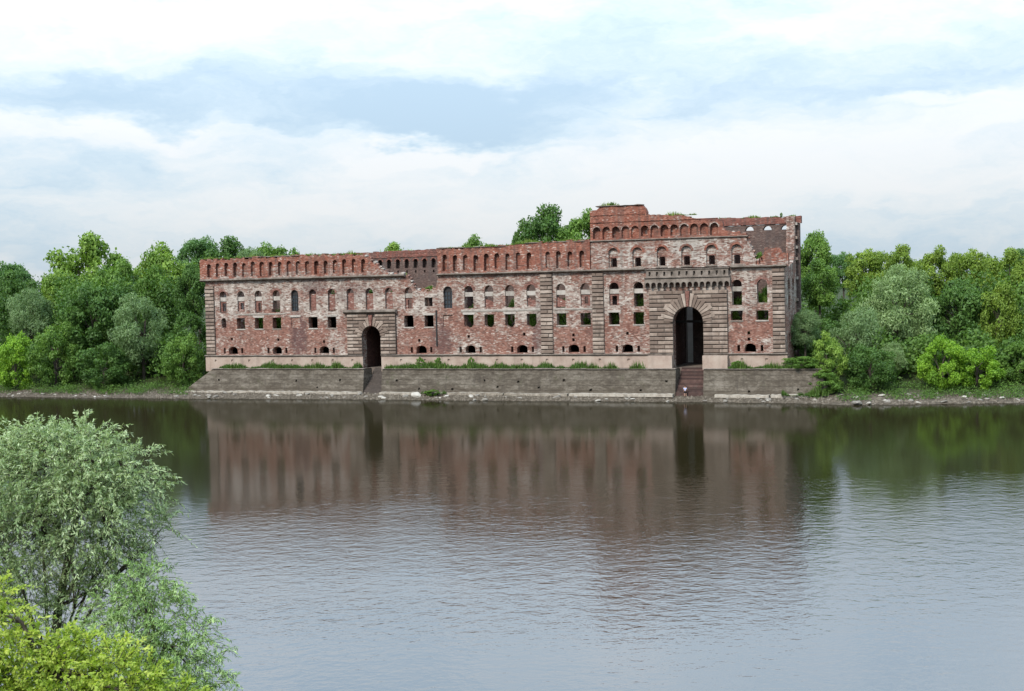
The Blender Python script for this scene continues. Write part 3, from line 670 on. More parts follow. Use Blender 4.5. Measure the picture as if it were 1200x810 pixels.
# ------------------------------------------------------------------ retaining wall, kerb and stairs along the quay
RW = empty('retaining_wall', FO, FA); tag(RW, 'long grey-brown concrete retaining wall along the foot of the ruin', 'wall')
def batter(p): return (p[0], p[1] - (5.15 - p[2]) * .16 if p[1] < -2 else p[1], p[2])
for i, (b0, t0, t1, b1) in enumerate(((-3.8, 3.0, 33.7, 33.7), (37.2, 37.2, 89.0, 89.0), (93.5, 93.5, 111.6, 113.5))):
    lp = [(b0, .6), (b1, .6)] + [(t1, 5.12), (t0, 5.12)]
    nh = [(chip(rect(u - .2, u + .2, z - .18, z + .18), .07), .4) for u, z in [(q + rng.uniform(-1.1, 1.1), (2.0 if j % 2 else 3.35) + rng.uniform(-.25, .25)) for j, q in enumerate(np.arange(max(b0, t0) + 2.5, min(t1, b1) - 1, 3.9)) if rng.random() < .8]]
    S = wall('wall_section', lp, [], -3.2, 3.1, M_ret, RW, niches=nh, grid=1.6, rough=.05, warp=batter, seed=i + 90)
    strip('coping', t0 - (.3 if i == 0 else -.02), t1 + (.3 if i == 2 else -.02), -3.42, -2.6, 5.1, 5.3, M_corn, S, i + 93, .05)
    box('soil', t0 + .5, t1 - .02, -2.75, -.3, 5.0, 5.24, M_dirt, S)
for i, (a, e) in enumerate(((-4.5, 8), (8.3, 33.5), (37.3, 43.9), (45.2, 60), (60.2, 71.2), (71.5, 88.8), (95.5, 104), (104.3, 113.0))):
    strip('kerb_slab', a, e, -4.9, -3.5, .45, 1.28 + .06 * (i % 2), M_kerb, RW, i + 120, .14, .6)
for i, u in enumerate((23.0, 50.2, 64.5, 78.2, 105.6)):
    box('joint', u - .05, u + .05, -3.27, -3.0, 2.6, 5.05, M_joint, RW)
def stairs(label, u0, u1, n, seed, mat=M_step):
    S = empty('stone_stairs', FO, FA); tag(S, label, 'stairs'); r = random.Random(seed)
    for k in range(n):
        d = -3.6 + 5.0 * k / n; z = 1.25 + 3.95 * (k + 1) / n
        box('step', u0 + .02, u1 - .02, d + r.uniform(-.04, .04), d + 1.1 if k < n - 1 else 1.41, .7, z + r.uniform(-.02, .02), mat, S)
    return S
stairs('worn brick-red stone stairs climbing to the large arched gate', 89.0, 93.5, 15, 1)
stairs('dark stairs in the narrow slot below the small arched gate', 33.7, 37.2, 15, 2, M_joint)

# ------------------------------------------------------------------ vegetation
nr = np.random.default_rng(11)
def unit(a): return a / np.maximum(np.linalg.norm(a, axis=1, keepdims=True), 1e-6)
def leaf_quads(C, N, size, aspect, r, droop=0.0):
    """leaf-shaped quads: centres C, normals N"""
    n = len(C); T = unit(np.cross(N, unit(r.normal(size=(n, 3))))); T[:, 2] -= droop; T = unit(T); B = unit(np.cross(N, T))
    L = size[:, None] * .5; W = L * aspect
    return np.stack([C - T * L, C + B * W - T * L * .1, C + T * L, C - B * W - T * L * .1], axis=1)
def lobes_for(kind, r):
    """lobes (x, y, z, radius) of a crown about 10 m wide and 10 m high standing on z = 0, plus its leaf settings"""
    out = []
    if kind == 'bush': nL, zc, rz, rx, zmin = 64, 4.6, 5.0, 4.4, .3
    elif kind == 'willow': nL, zc, rz, rx, zmin = 74, 5.2, 4.2, 4.2, .9
    elif kind == 'tall': nL, zc, rz, rx, zmin = 78, 5.5, 4.2, 4.0, 1.2
    elif kind == 'poplar': nL, zc, rz, rx, zmin = 46, 5.6, 4.3, 3.4, 1.4
    else: nL, zc, rz, rx, zmin = 78, 5.6, 3.9, 4.3, 1.6
    while len(out) < nL:
        v = r.normal(size=3); v /= np.linalg.norm(v); q = r.uniform(.45, 1.0) ** .6
        p = np.array([v[0] * rx * q, v[1] * rx * q, zc + v[2] * rz * q])
        if kind == 'poplar': p[:2] *= 1.15 - .09 * p[2]
        if kind == 'tall': p[:2] *= 1.2 - .05 * p[2]
        if p[2] < zmin: continue
        out.append((*p, r.uniform(.5, 1.45) * (.8 if kind == 'poplar' else 1.0)))
    return out
def crown_mesh(name, kind, n, size, aspect, mat, seed):
    r = np.random.default_rng(seed); Lb = np.array(lobes_for(kind, r)); w = Lb[:, 3] ** 2; k = r.choice(len(Lb), n, p=w / w.sum())
    d = unit(r.normal(size=(n, 3)) + np.array([0, 0, .35])); rad = Lb[k, 3] * (r.uniform(.15, 1.0, n) ** .5) * (1 + .16 * np.maximum(r.normal(size=n), 0))
    C = Lb[k, :3] + d * rad[:, None] * np.array([1, 1, .85]); C[:, 2] = np.maximum(C[:, 2], .05)
    N = unit(d + r.normal(size=(n, 3)) * .75 + np.array([0, 0, .25]))
    S = size * r.uniform(.6, 1.35, n); lr = r.uniform(0, 1, len(Lb))
    tint = np.clip(lr[k] * .55 + r.uniform(0, 1, n) * .45, 0, 1)
    return quads(name, leaf_quads(C, N, S, aspect, r, .5 if kind == 'willow' else .15), tint, mat, False), Lb
def trunk_mesh(name, Lb, seed):
    r = random.Random(seed); parts = []
    zt = 6.2; pts = [(0, 0, -.8 if seed > 50 else -16), (.05, .03, .8), (r.uniform(-.2, .2), r.uniform(-.2, .2), 2.6), (r.uniform(-.4, .4), r.uniform(-.4, .4), 4.5), (r.uniform(-.6, .6), r.uniform(-.6, .6), zt)]
    parts.append(tube(pts, [.34, .27, .22, .16, .08], 7))
    for q in r.sample(range(len(Lb)), 14):
        e = Lb[q, :3]; s = pts[r.choice([1, 2, 3])]; m_ = [(s[i] + e[i]) / 2 + r.uniform(-.2, .2) for i in range(3)]; m_[2] += .3
        parts.append(tube([s, m_, tuple(e)], [.12, .07, .025], 5))
    V, F = join_geo(parts); me = bpy.data.meshes.new(name); me.from_pydata([tuple(v) for v in V], [], F); me.materials.append(M_bark)
    return me
PROTO = {}
for kind, n, size, asp, mat in (('oak', 14000, .38, .62, M_leaf), ('tall', 14000, .37, .62, M_leaf), ('poplar', 7000, .42, .6, M_leaf), ('willow', 17000, .38, .30, M_silver), ('bush', 11000, .42, .55, M_leaf)):
    PROTO[kind] = []
    for v in range(3 if kind in ('oak', 'bush', 'willow') else 2):
        cm, Lb = crown_mesh(kind + '_crown', kind, n, size, asp, mat, 100 + len(kind) * 7 + v); PROTO[kind].append((cm, trunk_mesh(kind + '_trunk', Lb, v + (55 if kind == 'bush' else 5))))
TINT = {'inner': (1.35, 1.4, 1.0), 'yellow': (1.6, 1.75, .65), 'light': (1.55, 1.5, 1.05), 'green': (1.05, 1.15, .85), 'dark': (.66, .80, .70), 'olive': (1.5, 1.35, .8), 'blue': (.85, 1.02, 1.2),  # blue: distance haze put into the leaf colour of far trees
        'grey': (.95, 1.05, .9), 'silver': (1.2, 1.25, 1.05)}
NAMES = {'oak': 'broadleaf_tree', 'tall': 'broadleaf_tree', 'poplar': 'poplar_tree', 'willow': 'willow_tree', 'bush': 'bush'}
tree_n = 0
def tree(x, y, zt, w, kind, colour, label, base=None, group=None):
    global tree_n
    pr = PROTO[kind][tree_n % len(PROTO[kind])]; tree_n += 1
    zb = far_h(x, y) if base is None else base
    w = max(w, 0 if colour == 'inner' else (zt - zb) * {'oak': .42, 'tall': .36, 'poplar': .22, 'willow': .5, 'bush': .6}[kind])
    if kind != 'bush': zb = max(zb, zt - w * {'oak': 1.3, 'tall': 1.7, 'poplar': 2.6, 'willow': 1.3}[kind])      # tall trunk below, round crown above
    o = empty(NAMES[kind], (x, y, zb - .15), rng.uniform(0, 6.28)); sx = w / 10.2; sz = (zt - zb) / 10.0
    o.scale = (sx, sx * rng.uniform(.9, 1.1), sz)
    tag(o, label, 'bush' if kind == 'bush' else 'tree', group)
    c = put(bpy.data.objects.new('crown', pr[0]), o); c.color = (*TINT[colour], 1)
    put(bpy.data.objects.new('trunk', pr[1]), o)
    return o
TREES = [
    (-62.0, 256.5, 16.5, 10.0, "bush", "dark", "dark leafy thicket close behind the ruin's left corner"),
    (52.5, 222.0, 13.5, 9.0, "bush", "dark", "dark thicket behind the small round grey willow"),
    (59.0, 232.0, 15.5, 11.0, "bush", "green", "green thicket in the gap left of the large silvery willow"),
    (-96.6, 255.2, 12.8, 8.7, "bush", "yellow", "low bright yellow-green bush at the far left water's edge"),
    (-88.2, 254.2, 14.7, 9.6, "bush", "green", "mid-green bush between the yellow-green bush and the dark tree, left bank"),
    (-82.7, 258.5, 22.6, 13.9, "oak", "dark", "tall dark green tree leaning over the left bank"),
    (-71.0, 251.0, 20.3, 12.5, "willow", "grey", "grey-green willow overhanging the left shore"),
    (-61.2, 245.2, 12.1, 8.7, "bush", "green", "leafy green bush hugging the left corner of the ruin"),
    (-100.8, 273.6, 21.7, 10.4, "willow", "grey", "pale grey-green treetop above the bushes at far left"),
    (-98.7, 305.9, 33.4, 21.0, "oak", "light", "broad pale green crown, highest of the left bank wood"),
    (-75.3, 283.4, 29.9, 15.9, "oak", "light", "light green tree beside the ruin's left parapet"),
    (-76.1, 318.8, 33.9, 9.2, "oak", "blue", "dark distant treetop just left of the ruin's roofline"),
    (-108.5, 284.7, 24.9, 12.3, "oak", "dark", "very dark tree at the far left picture edge"),
    (-83.3, 277.9, 26.4, 13.8, "oak", "green", "rounded green tree halfway up the left wood"),
    (-98.1, 287.6, 25.8, 12.4, "oak", "light", "yellowish green tree below the broad pale crown"),
    (-73.0, 267.6, 25.6, 12.2, "tall", "green", "green tree with bright upper leaves behind the grey-green willow"),
    (-63.4, 259.8, 25.6, 7.8, "tall", "dark", "dark narrow tree pressed against the ruin's left end"),
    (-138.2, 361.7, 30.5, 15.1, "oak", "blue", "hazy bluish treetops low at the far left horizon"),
    (-66.5, 310.0, 32.3, 15, "oak", "dark", "dark green treetop behind the left end of the long parapet"),
    (-59.5, 298.9, 30.6, 11, "willow", "grey", "silvery treetop peeping over the long parapet"),
    (-55.3, 308.2, 31.6, 15, "oak", "green", "second dark treetop behind the long parapet"),
    (-27.0, 307.8, 30.2, 7.6, "oak", "light", "small pale treetop above the broken gap in the wall"),
    (-8.4, 292.4, 30.7, 7.3, "oak", "green", "small round green treetop above the middle parapet"),
    (1.3, 278.2, 31.9, 2.7, "poplar", "dark", "thin isolated treetop left of the big tree behind the ruin"),
    (7.8, 276.1, 36.0, 15.5, "oak", "dark", "large dark tree rising behind the ruin left of the tower"),
    (15.6, 272.8, 34.6, 12, "oak", "green", "green treetop squeezed between the large tree and the tower"),
    (55.8, 239.2, 28.5, 6.3, "tall", "green", "tall feathery tree beside the ruin's right end"),
    (53.3, 225.4, 22.6, 7.7, "oak", "green", "bright green tree below the feathery tree at the right end"),
    (47.6, 211.9, 14.9, 5.8, "willow", "grey", "small round grey willow at the foot of the right end"),
    (48.9, 205.3, 10.9, 6.2, "bush", "light", "yellow-green drooping bush in front of the round grey willow"),
    (55.4, 211.6, 15.3, 10.0, "willow", "grey", "wide grey willow over the right shore"),
    (64.8, 218.7, 22.5, 13.2, "willow", "silver", "large silvery willow, biggest on the right bank"),
    (60.1, 206.1, 9.3, 5.4, "willow", "silver", "small pale grey bush under the large silvery willow"),
    (66.1, 202.7, 10.6, 7.7, "bush", "yellow", "bright yellow-green bush, left hump, on the right shore"),
    (71.3, 202.6, 8.7, 8.2, "bush", "yellow", "lower bright yellow-green bush, right hump, on the right shore"),
    (67.8, 249.5, 25.5, 9.5, "oak", "olive", "yellow-green treetop left of the silvery willow"),
    (76.7, 256.5, 25.7, 8.0, "oak", "olive", "olive treetop just above the silvery willow"),
    (81.9, 251.5, 25.0, 9.9, "oak", "olive", "olive treetop right of the silvery willow on the skyline"),
    (90.1, 254.7, 25.1, 10.0, "oak", "olive", "broad olive treetop on the right skyline"),
    (94.0, 246.7, 24.2, 10.0, "oak", "olive", "olive treetop at the right picture edge"),
    (76.1, 222.5, 19.2, 12.2, "tall", "dark", "dark green tree in the middle of the right wood"),
    (81.8, 218.6, 18.4, 8.3, "tall", "olive", "tall olive green tree near the right picture edge"),
    (78.9, 205.1, 9.2, 8.3, "bush", "green", "green bush at the far right edge of the shore"),
    (55.3, 204.1, 9.2, 8.0, "bush", "dark", "dark green bush beneath the wide grey willow"),
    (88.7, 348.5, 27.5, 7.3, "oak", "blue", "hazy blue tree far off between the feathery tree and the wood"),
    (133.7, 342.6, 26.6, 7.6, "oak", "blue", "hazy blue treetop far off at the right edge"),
    (-77.3, 249.0, 10.7, 10.4, "bush", "dark", "dark bush in shade under the tall dark tree, left bank"),
    (47.6, 217.2, 9.6, 4.8, "bush", "dark", "dark shrub at the ruin's right foot behind the grey willow"),
]
for a in TREES:
    a = list(a)
    if a[4] == 'bush': a[1] -= 2.5
    tree(*a, group='trees and bushes on the far bank')
# a closed wood further back on both sides: one mass
def wood(name, label, lst, n, seed, colour):
    r = np.random.default_rng(seed); P = []; tt = []
    for (x0, x1, s0, s1, h0, h1, cnt) in lst:
        for _ in range(cnt):
            x = r.uniform(x0, x1); y = shore(x) + r.uniform(s0, s1); h = r.uniform(h0, h1); zb = far_h(x, y); rr = r.uniform(2.5, 4.5)
            m_ = n; d = unit(r.normal(size=(m_, 3)) + np.array([0, 0, .3])); rad = rr * r.uniform(.4, 1.1, m_) ** .5
            f = r.uniform(.15, 1.0, m_)[:, None]
            C = np.array([x, y, zb]) + np.concatenate([d[:, :2] * rad[:, None] * (1.25 - .55 * f), zb * 0 + f * h + d[:, 2:] * rad[:, None] * .5], axis=1)
            N = unit(d + r.normal(size=(m_, 3)) * .7)
            P.append(leaf_quads(C, N, .62 * r.uniform(.6, 1.3, m_), .6, r)); tt.append(np.clip(r.uniform(.1, .7) + r.uniform(-.25, .3, m_), 0, 1))
    o = quads(name, np.concatenate(P), np.concatenate(tt), M_leaf); o.color = (*colour, 1)
    return tag(o, label, 'wood', kind='stuff')
wood('far_wood', 'dense green wood filling the left bank behind the single trees', [(-150, -62, 24, 70, 14, 19, 70), (-260, -120, 12, 90, 12, 20, 60), (-120, -58, 13, 20, 4, 8, 30)], 900, 31, (.72, .85, .70))
wood('far_wood', 'dense wood filling the right bank behind the single trees', [(52, 130, 26, 70, 9, 14, 60), (110, 260, 12, 90, 10, 15, 60), (50, 100, 14, 22, 3, 6, 26)], 900, 32, (.80, .90, .66))
# bushes grown inside the roofless ruin, seen through its windows
WORD = ['second', 'third', 'fourth']
INNER = [(7.4, 17.0, 'second window from the left'), (11.1, 17.4, 'third window from the left'), (14.8, 18.2, 'fourth window from the left'), (52.35, 17.5, 'window right of the middle barred window'),
         (56.1, 17.0, 'second window right of the middle barred window'), (59.85, 17.8, 'third window right of the middle barred window'), (63.7, 17.0, 'window left of the first middle pilaster'),
         (69.0, 17.2, 'window right of the first middle pilaster'), (73.2, 16.4, 'window left of the second middle pilaster'), (78.1, 16.6, 'window right of the second middle pilaster'), (82.3, 18.0, 'window left of the large gate'),
         (98.4, 18.4, 'window right of the large gate'), (102.35, 19.4, 'rightmost front window')]
for i, (u, zt, wh) in enumerate(INNER):
    p = fac_pt(u + rng.uniform(-.3, .3), 4.1)
    tree(p.x, p.y, zt, 4.3, 'bush', 'inner', 'green bush inside the ruin behind the ' + wh, 9.75, 'bushes inside the ruin')
for u, d, z0, z1, w, lab in ((24.0, 4.0, 15.25, 19.6, 4.2, 'bush behind the bricked windows left of the small gate'), (31.5, 4.0, 15.25, 19.7, 4.4, 'bush behind the bricked windows above the small gate'), (37.0, 4.0, 15.25, 19.6, 4.2, 'bush behind the bricked windows right of the small gate'),
        (101.9, .9, 21.5, 23.9, 1.3, 'green shrub in the gap right of the tower'), (44.0, 3.0, 18.2, 19.6, 3.2, 'green shrub growing in the broken gap of the wall'),
        (77.9, .6, 31.9, 32.7, .8, 'tiny dark shrub on top of the tower'), (103.6, 13.4, 29.7, 30.6, .45, 'tiny shrub on the rear wall above the round openings'),
        (43.7, -1.6, 5.2, 7.3, 2.0, 'sapling on the terrace right of the small gate'), (47.0, -1.6, 5.2, 7.4, 1.5, 'second sapling on the terrace right of the small gate'), (53.2, -1.6, 5.2, 7.4, 1.4, 'sapling on the terrace below the middle of the ruin'),
        (47.5, -5.2, 1.0, 2.0, 3.0, 'low green weed bush at the foot of the quay wall'), (98.6, -1.7, 5.2, 6.7, 2.2, 'weed clump on the terrace right of the large gate'), (108.5, -1.7, 5.2, 7.4, 6.0, 'low bush on the terrace at the ruin\'s right corner'),
        (112.5, -2.8, 1.6, 5.3, 6.0, 'dark shrub hanging over the right end of the quay wall')):
    p = fac_pt(u, d); tree(p.x, p.y, z1, w, 'bush', 'green' if z0 < 30 else 'dark', lab, z0, 'shrubs growing on the ruin')

def blades(name, label, spots, n, h0, h1, colour=(1, 1, 1), seed=3):
    """grass: spots = (u0, u1, d0, d1, z) in the ruin's frame"""
    r = np.random.default_rng(seed); A = np.array([(s[1] - s[0]) * max(s[3] - s[2], .6) for s in spots]); k = r.choice(len(spots), n, p=A / A.sum()); S = np.array(spots)[k]
    u = S[:, 0] + (S[:, 1] - S[:, 0]) * r.random(n); d = S[:, 2] + (S[:, 3] - S[:, 2]) * r.random(n)
    cl = np.array([noise.noise((a * .45, b * .5, seed)) for a, b in zip(u, d)]); hh = (h0 + (h1 - h0) * r.random(n)) * np.clip(.72 + cl * 2.1, .05, 1.9)
    x = FO.x + fa.x * u + fn.x * d; y = FO.y + fa.y * u + fn.y * d; B = np.stack([x, y, S[:, 4] - .03], axis=1)
    a = r.uniform(0, 6.28, n); wv = np.stack([np.cos(a), np.sin(a), 0 * a], axis=1) * (.05 + .09 * r.random(n))[:, None]
    tip = B + np.stack([r.normal(size=n) * .16, r.normal(size=n) * .16, hh], axis=1)
    P = np.stack([B - wv, B + wv, tip], axis=1)
    o = quads(name, P, np.clip(.5 + cl * .6 + r.uniform(-.3, .3, n), 0, 1), M_grass, per=3); o.color = (*colour, 1)
    return tag(o, label, 'grass', kind='stuff')
blades('terrace_grass', 'strip of green grass and weeds on the terrace under the ruin', [(3.5, 32.2, -3.2, -.4, 5.24), (37.6, 73.5, -3.2, -.4, 5.24), (97.3, 111, -3.2, -.4, 5.24), (44, 50, -5.6, -5, 1.2), (106, 113, -5.5, -4, 1.3), (74, 84, -3.3, -2.9, 5.24)], 21000, .2, .9, (.85, .9, .8))
blades('wall_top_grass', 'dry grass tufts along the broken wall tops', [(47, 61, -.5, .9, 25.85), (61, 74, -.5, .9, 26.25), (-.5, 32, -.2, .9, 25.3), (76, 79, .2, 1.1, 31.9), (84, 92, 0, 1, 29.9), (42, 46, .2, 4, 18.5), (37.5, 40.6, 0, 1, 21.5), (93, 106, 13, 13.8, 29.7)], 7000, .1, .5, (1.6, 1.35, 1.1), 5)

# undergrowth of weeds and nettles on the far bank slopes, left and right of the quay
def undergrowth(name, label, x0, x1, n, seed):
    r = np.random.default_rng(seed); P = []; T = []
    m_ = int(n / 26)
    for _ in range(m_):
        x = r.uniform(x0, x1); y = shore(x) + 2.6 + 10 * r.random() ** 1.3; g = noise.noise((x * .3, y * .3, 3))
        if g < -.22: continue
        z = far_h(x, y); h = r.uniform(.35, 1.3) * (1 + g); k = 26; f = r.random(k)
        C = np.stack([x + r.normal(size=k) * (.5 + .3 * h), y + r.normal(size=k) * .5, z + f * h], axis=1)
        P.append(leaf_quads(C, unit(r.normal(size=(k, 3)) + np.array([0, -.3, .7])), .30 * r.uniform(.5, 1.3, k), .45, r, .2)); T.append(np.clip(.35 + g * .5 + r.uniform(-.3, .35, k), 0, 1))
    o = quads(name, np.concatenate(P), np.concatenate(T), M_leaf); o.color = (.85, .95, .75, 1)
    return tag(o, label, 'weeds', kind='stuff')
undergrowth('undergrowth', 'tangled dark weeds on the left bank slope under the trees', -135, -59, 30000, 61)
undergrowth('undergrowth', 'green weeds on the right bank slope above the stones', 46, 115, 26000, 62)

# ------------------------------------------------------------------ shore stones
rock_me = []
for v in range(7):
    bm = bmesh.new(); bmesh.ops.create_icosphere(bm, subdivisions=2, radius=.5)
    for q in bm.verts:
        f = 1 + .42 * noise.noise(q.co * 2.2 + Vector((v * 3.1, 0, 0))) ; q.co = Vector((q.co.x * f, q.co.y * f * .85, q.co.z * f * .55))
        q.co = Vector((round(q.co.x * 7) / 7 * .4 + q.co.x * .6, q.co.y, round(q.co.z * 7) / 7 * .4 + q.co.z * .6))
    me = bpy.data.meshes.new('rock'); bm.to_mesh(me); bm.free(); me.materials.append(M_rock); rock_me.append(me)
def rock(x, y, s, sq, label, group):
    o = bpy.data.objects.new('rock', rng.choice(rock_me)); o.location = (x, y, max(far_h(x, y), WATER) + s * .12 * sq)
    o.rotation_euler = (rng.uniform(-.25, .25), rng.uniform(-.25, .25), rng.uniform(0, 6.28)); o.scale = (s, s * rng.uniform(.6, .95), s * sq)
    return tag(put(o), label, 'rock', group)
for i in range(75):
    x = rng.uniform(-62, 46); rock(x, shore(x) + rng.uniform(.1, 4.2), rng.uniform(.5, 1.25), rng.uniform(.5, .9), 'pale broken stone on the debris strip ' + ('left of the narrow stair slot' if x < -23 else 'between the narrow stair slot and the wide stairs' if x < 25 else 'right of the wide stairs'), 'stones under the quay wall')
for i in range(60):
    x = rng.uniform(45, 92); rock(x, shore(x) + rng.uniform(.0, 6.5), rng.uniform(.45, 1.1), rng.uniform(.5, 1), 'pale rounded stone on the muddy right shore ' + ('below the grey willows' if x < 62 else 'below the yellow-green bushes'), 'stones on the right shore')
for i in range(22):
    x = rng.uniform(-110, -62); rock(x, shore(x) + rng.uniform(.0, 3.0), rng.uniform(.4, .9), rng.uniform(.4, .7), 'small grey stone along the left waterline', 'stones on the left shore')
rock(50.9, shore(50.9) + .6, 2.1, .62, 'largest flat pale boulder at the right waterline', None)
p = fac_pt(44.6, -5.6); rock(p.x, p.y, 1.9, 1.0, 'pale tilted slab between two kerb pieces under the quay wall', None)
n = 3600; r_ = np.random.default_rng(8); P = []
for i in range(n):
    x = r_.uniform(-64, 95) if i % 5 else r_.uniform(-120, -60); y = shore(x) + r_.uniform(-.2, 5.0) ; z = far_h(x, y) + .04; s = r_.uniform(.08, .28); a = r_.uniform(0, 6.28)
    c, q = math.cos(a) * s, math.sin(a) * s
    B = [(x + c, y + q, z - .06), (x - q, y + c, z - .06), (x - c, y - q, z - .06), (x + q, y - c, z - .06)]; T = (x + r_.uniform(-.05, .05), y, z + s * .8)
    P += [(B[0], B[1], T), (B[1], B[2], T), (B[2], B[3], T), (B[3], B[0], T)]
tag(quads('shore_gravel', np.array(P), np.zeros(len(P)), M_dirt, per=3), 'gravel and brick debris along the far waterline', 'gravel', kind='stuff')

# ------------------------------------------------------------------ person at the foot of the stairs
m_, t_, b_ = new_mat('skin'); b_.inputs['Base Color'].default_value = (.50, .30, .22, 1); b_.inputs['Roughness'].default_value = .6; M_skin = m_
m_, t_, b_ = new_mat('white_blue_shirt'); b_.inputs['Base Color'].default_value = (.42, .47, .68, 1); M_shirt = m_
m_, t_, b_ = new_mat('black_shorts'); b_.inputs['Base Color'].default_value = (.02, .02, .025, 1); M_short = m_
m_, t_, b_ = new_mat('dark_hair'); b_.inputs['Base Color'].default_value = (.05, .035, .025, 1); M_hair = m_
def skin(name, V, E, rad, mat, parent, root=0, sub=2):
    me = bpy.data.meshes.new(name); me.from_pydata(V, E, []); o = put(bpy.data.objects.new(name, me), parent)
    o.modifiers.new('skin', 'SKIN').use_smooth_shade = True
    for i, q in enumerate(rad):
        s = me.skin_vertices[0].data[i]; s.radius = (q, q) if not isinstance(q, tuple) else q; s.use_root = (i == root)
    o.modifiers.new('sub', 'SUBSURF').levels = sub; o.modifiers['sub'].render_levels = sub
    me.materials.append(mat); return o
px, py = 27.35, 206.9
pz = far_h(px, py)
PN = empty('person', (px, py, pz), R(165)); tag(PN, 'person in a pale blue-white shirt and black shorts standing at the water below the stairs', 'person')
V = [(0, 0, .96), (0, .01, 1.16), (0, .02, 1.40), (0, .02, 1.50), (0, -.01, 1.60), (0, -.02, 1.70), (0, -.02, 1.77),
     (.10, 0, .90), (.12, -.02, .50), (.13, .03, .10), (.14, -.10, .04), (-.10, 0, .90), (-.13, -.05, .51), (-.14, .02, .10), (-.15, -.12, .04),
     (.19, .02, 1.42), (.27, .03, 1.16), (.26, -.10, .92), (.26, -.14, .83), (-.19, .02, 1.42), (-.28, .03, 1.17), (-.22, -.14, 1.0), (-.20, -.19, .93),
     (.27, -.17, .75), (.24, -.16, .76), (.29, -.15, .76), (-.19, -.24, .86), (-.17, -.22, .88), (-.21, -.22, .86)]
E = [(0, 1), (1, 2), (2, 3), (3, 4), (4, 5), (5, 6), (0, 7), (7, 8), (8, 9), (9, 10), (0, 11), (11, 12), (12, 13), (13, 14), (2, 15), (15, 16), (16, 17), (17, 18), (2, 19), (19, 20), (20, 21), (21, 22), (18, 23), (18, 24), (18, 25), (22, 26), (22, 27), (22, 28)]
skin('body', V, E, [(.15, .11), (.14, .10), (.15, .10), .055, .085, .10, .07, .085, .055, .038, .035, .085, .055, .038, .035, .055, .042, .032, .03, .055, .042, .032, .03, .01, .01, .01, .01, .01, .01], M_skin, PN)
skin('shirt', [(0, 0, .95), (0, .01, 1.16), (0, .02, 1.40), (.20, .02, 1.42), (.25, .03, 1.24), (-.20, .02, 1.42), (-.26, .03, 1.24)], [(0, 1), (1, 2), (2, 3), (3, 4), (2, 5), (5, 6)], [(.19, .14), (.18, .13), (.18, .13), .075, .065, .075, .065], M_shirt, PN)
skin('shorts', [(0, 0, .95), (.11, 0, .86), (.125, -.02, .56), (-.11, 0, .86), (-.13, -.03, .56)], [(0, 1), (1, 2), (0, 3), (3, 4)], [(.17, .13), .11, .095, .11, .095], M_short, PN)
bm = bmesh.new(); bmesh.ops.create_icosphere(bm, subdivisions=2, radius=.115, matrix=Matrix.Translation((0, .015, 1.74)))
bmesh.ops.delete(bm, geom=[q for q in bm.verts if q.co.z < 1.70 and q.co.y < .05], context='VERTS'); me = bpy.data.meshes.new('hair'); bm.to_mesh(me); bm.free(); me.materials.append(M_hair); put(bpy.data.objects.new('hair', me), PN)

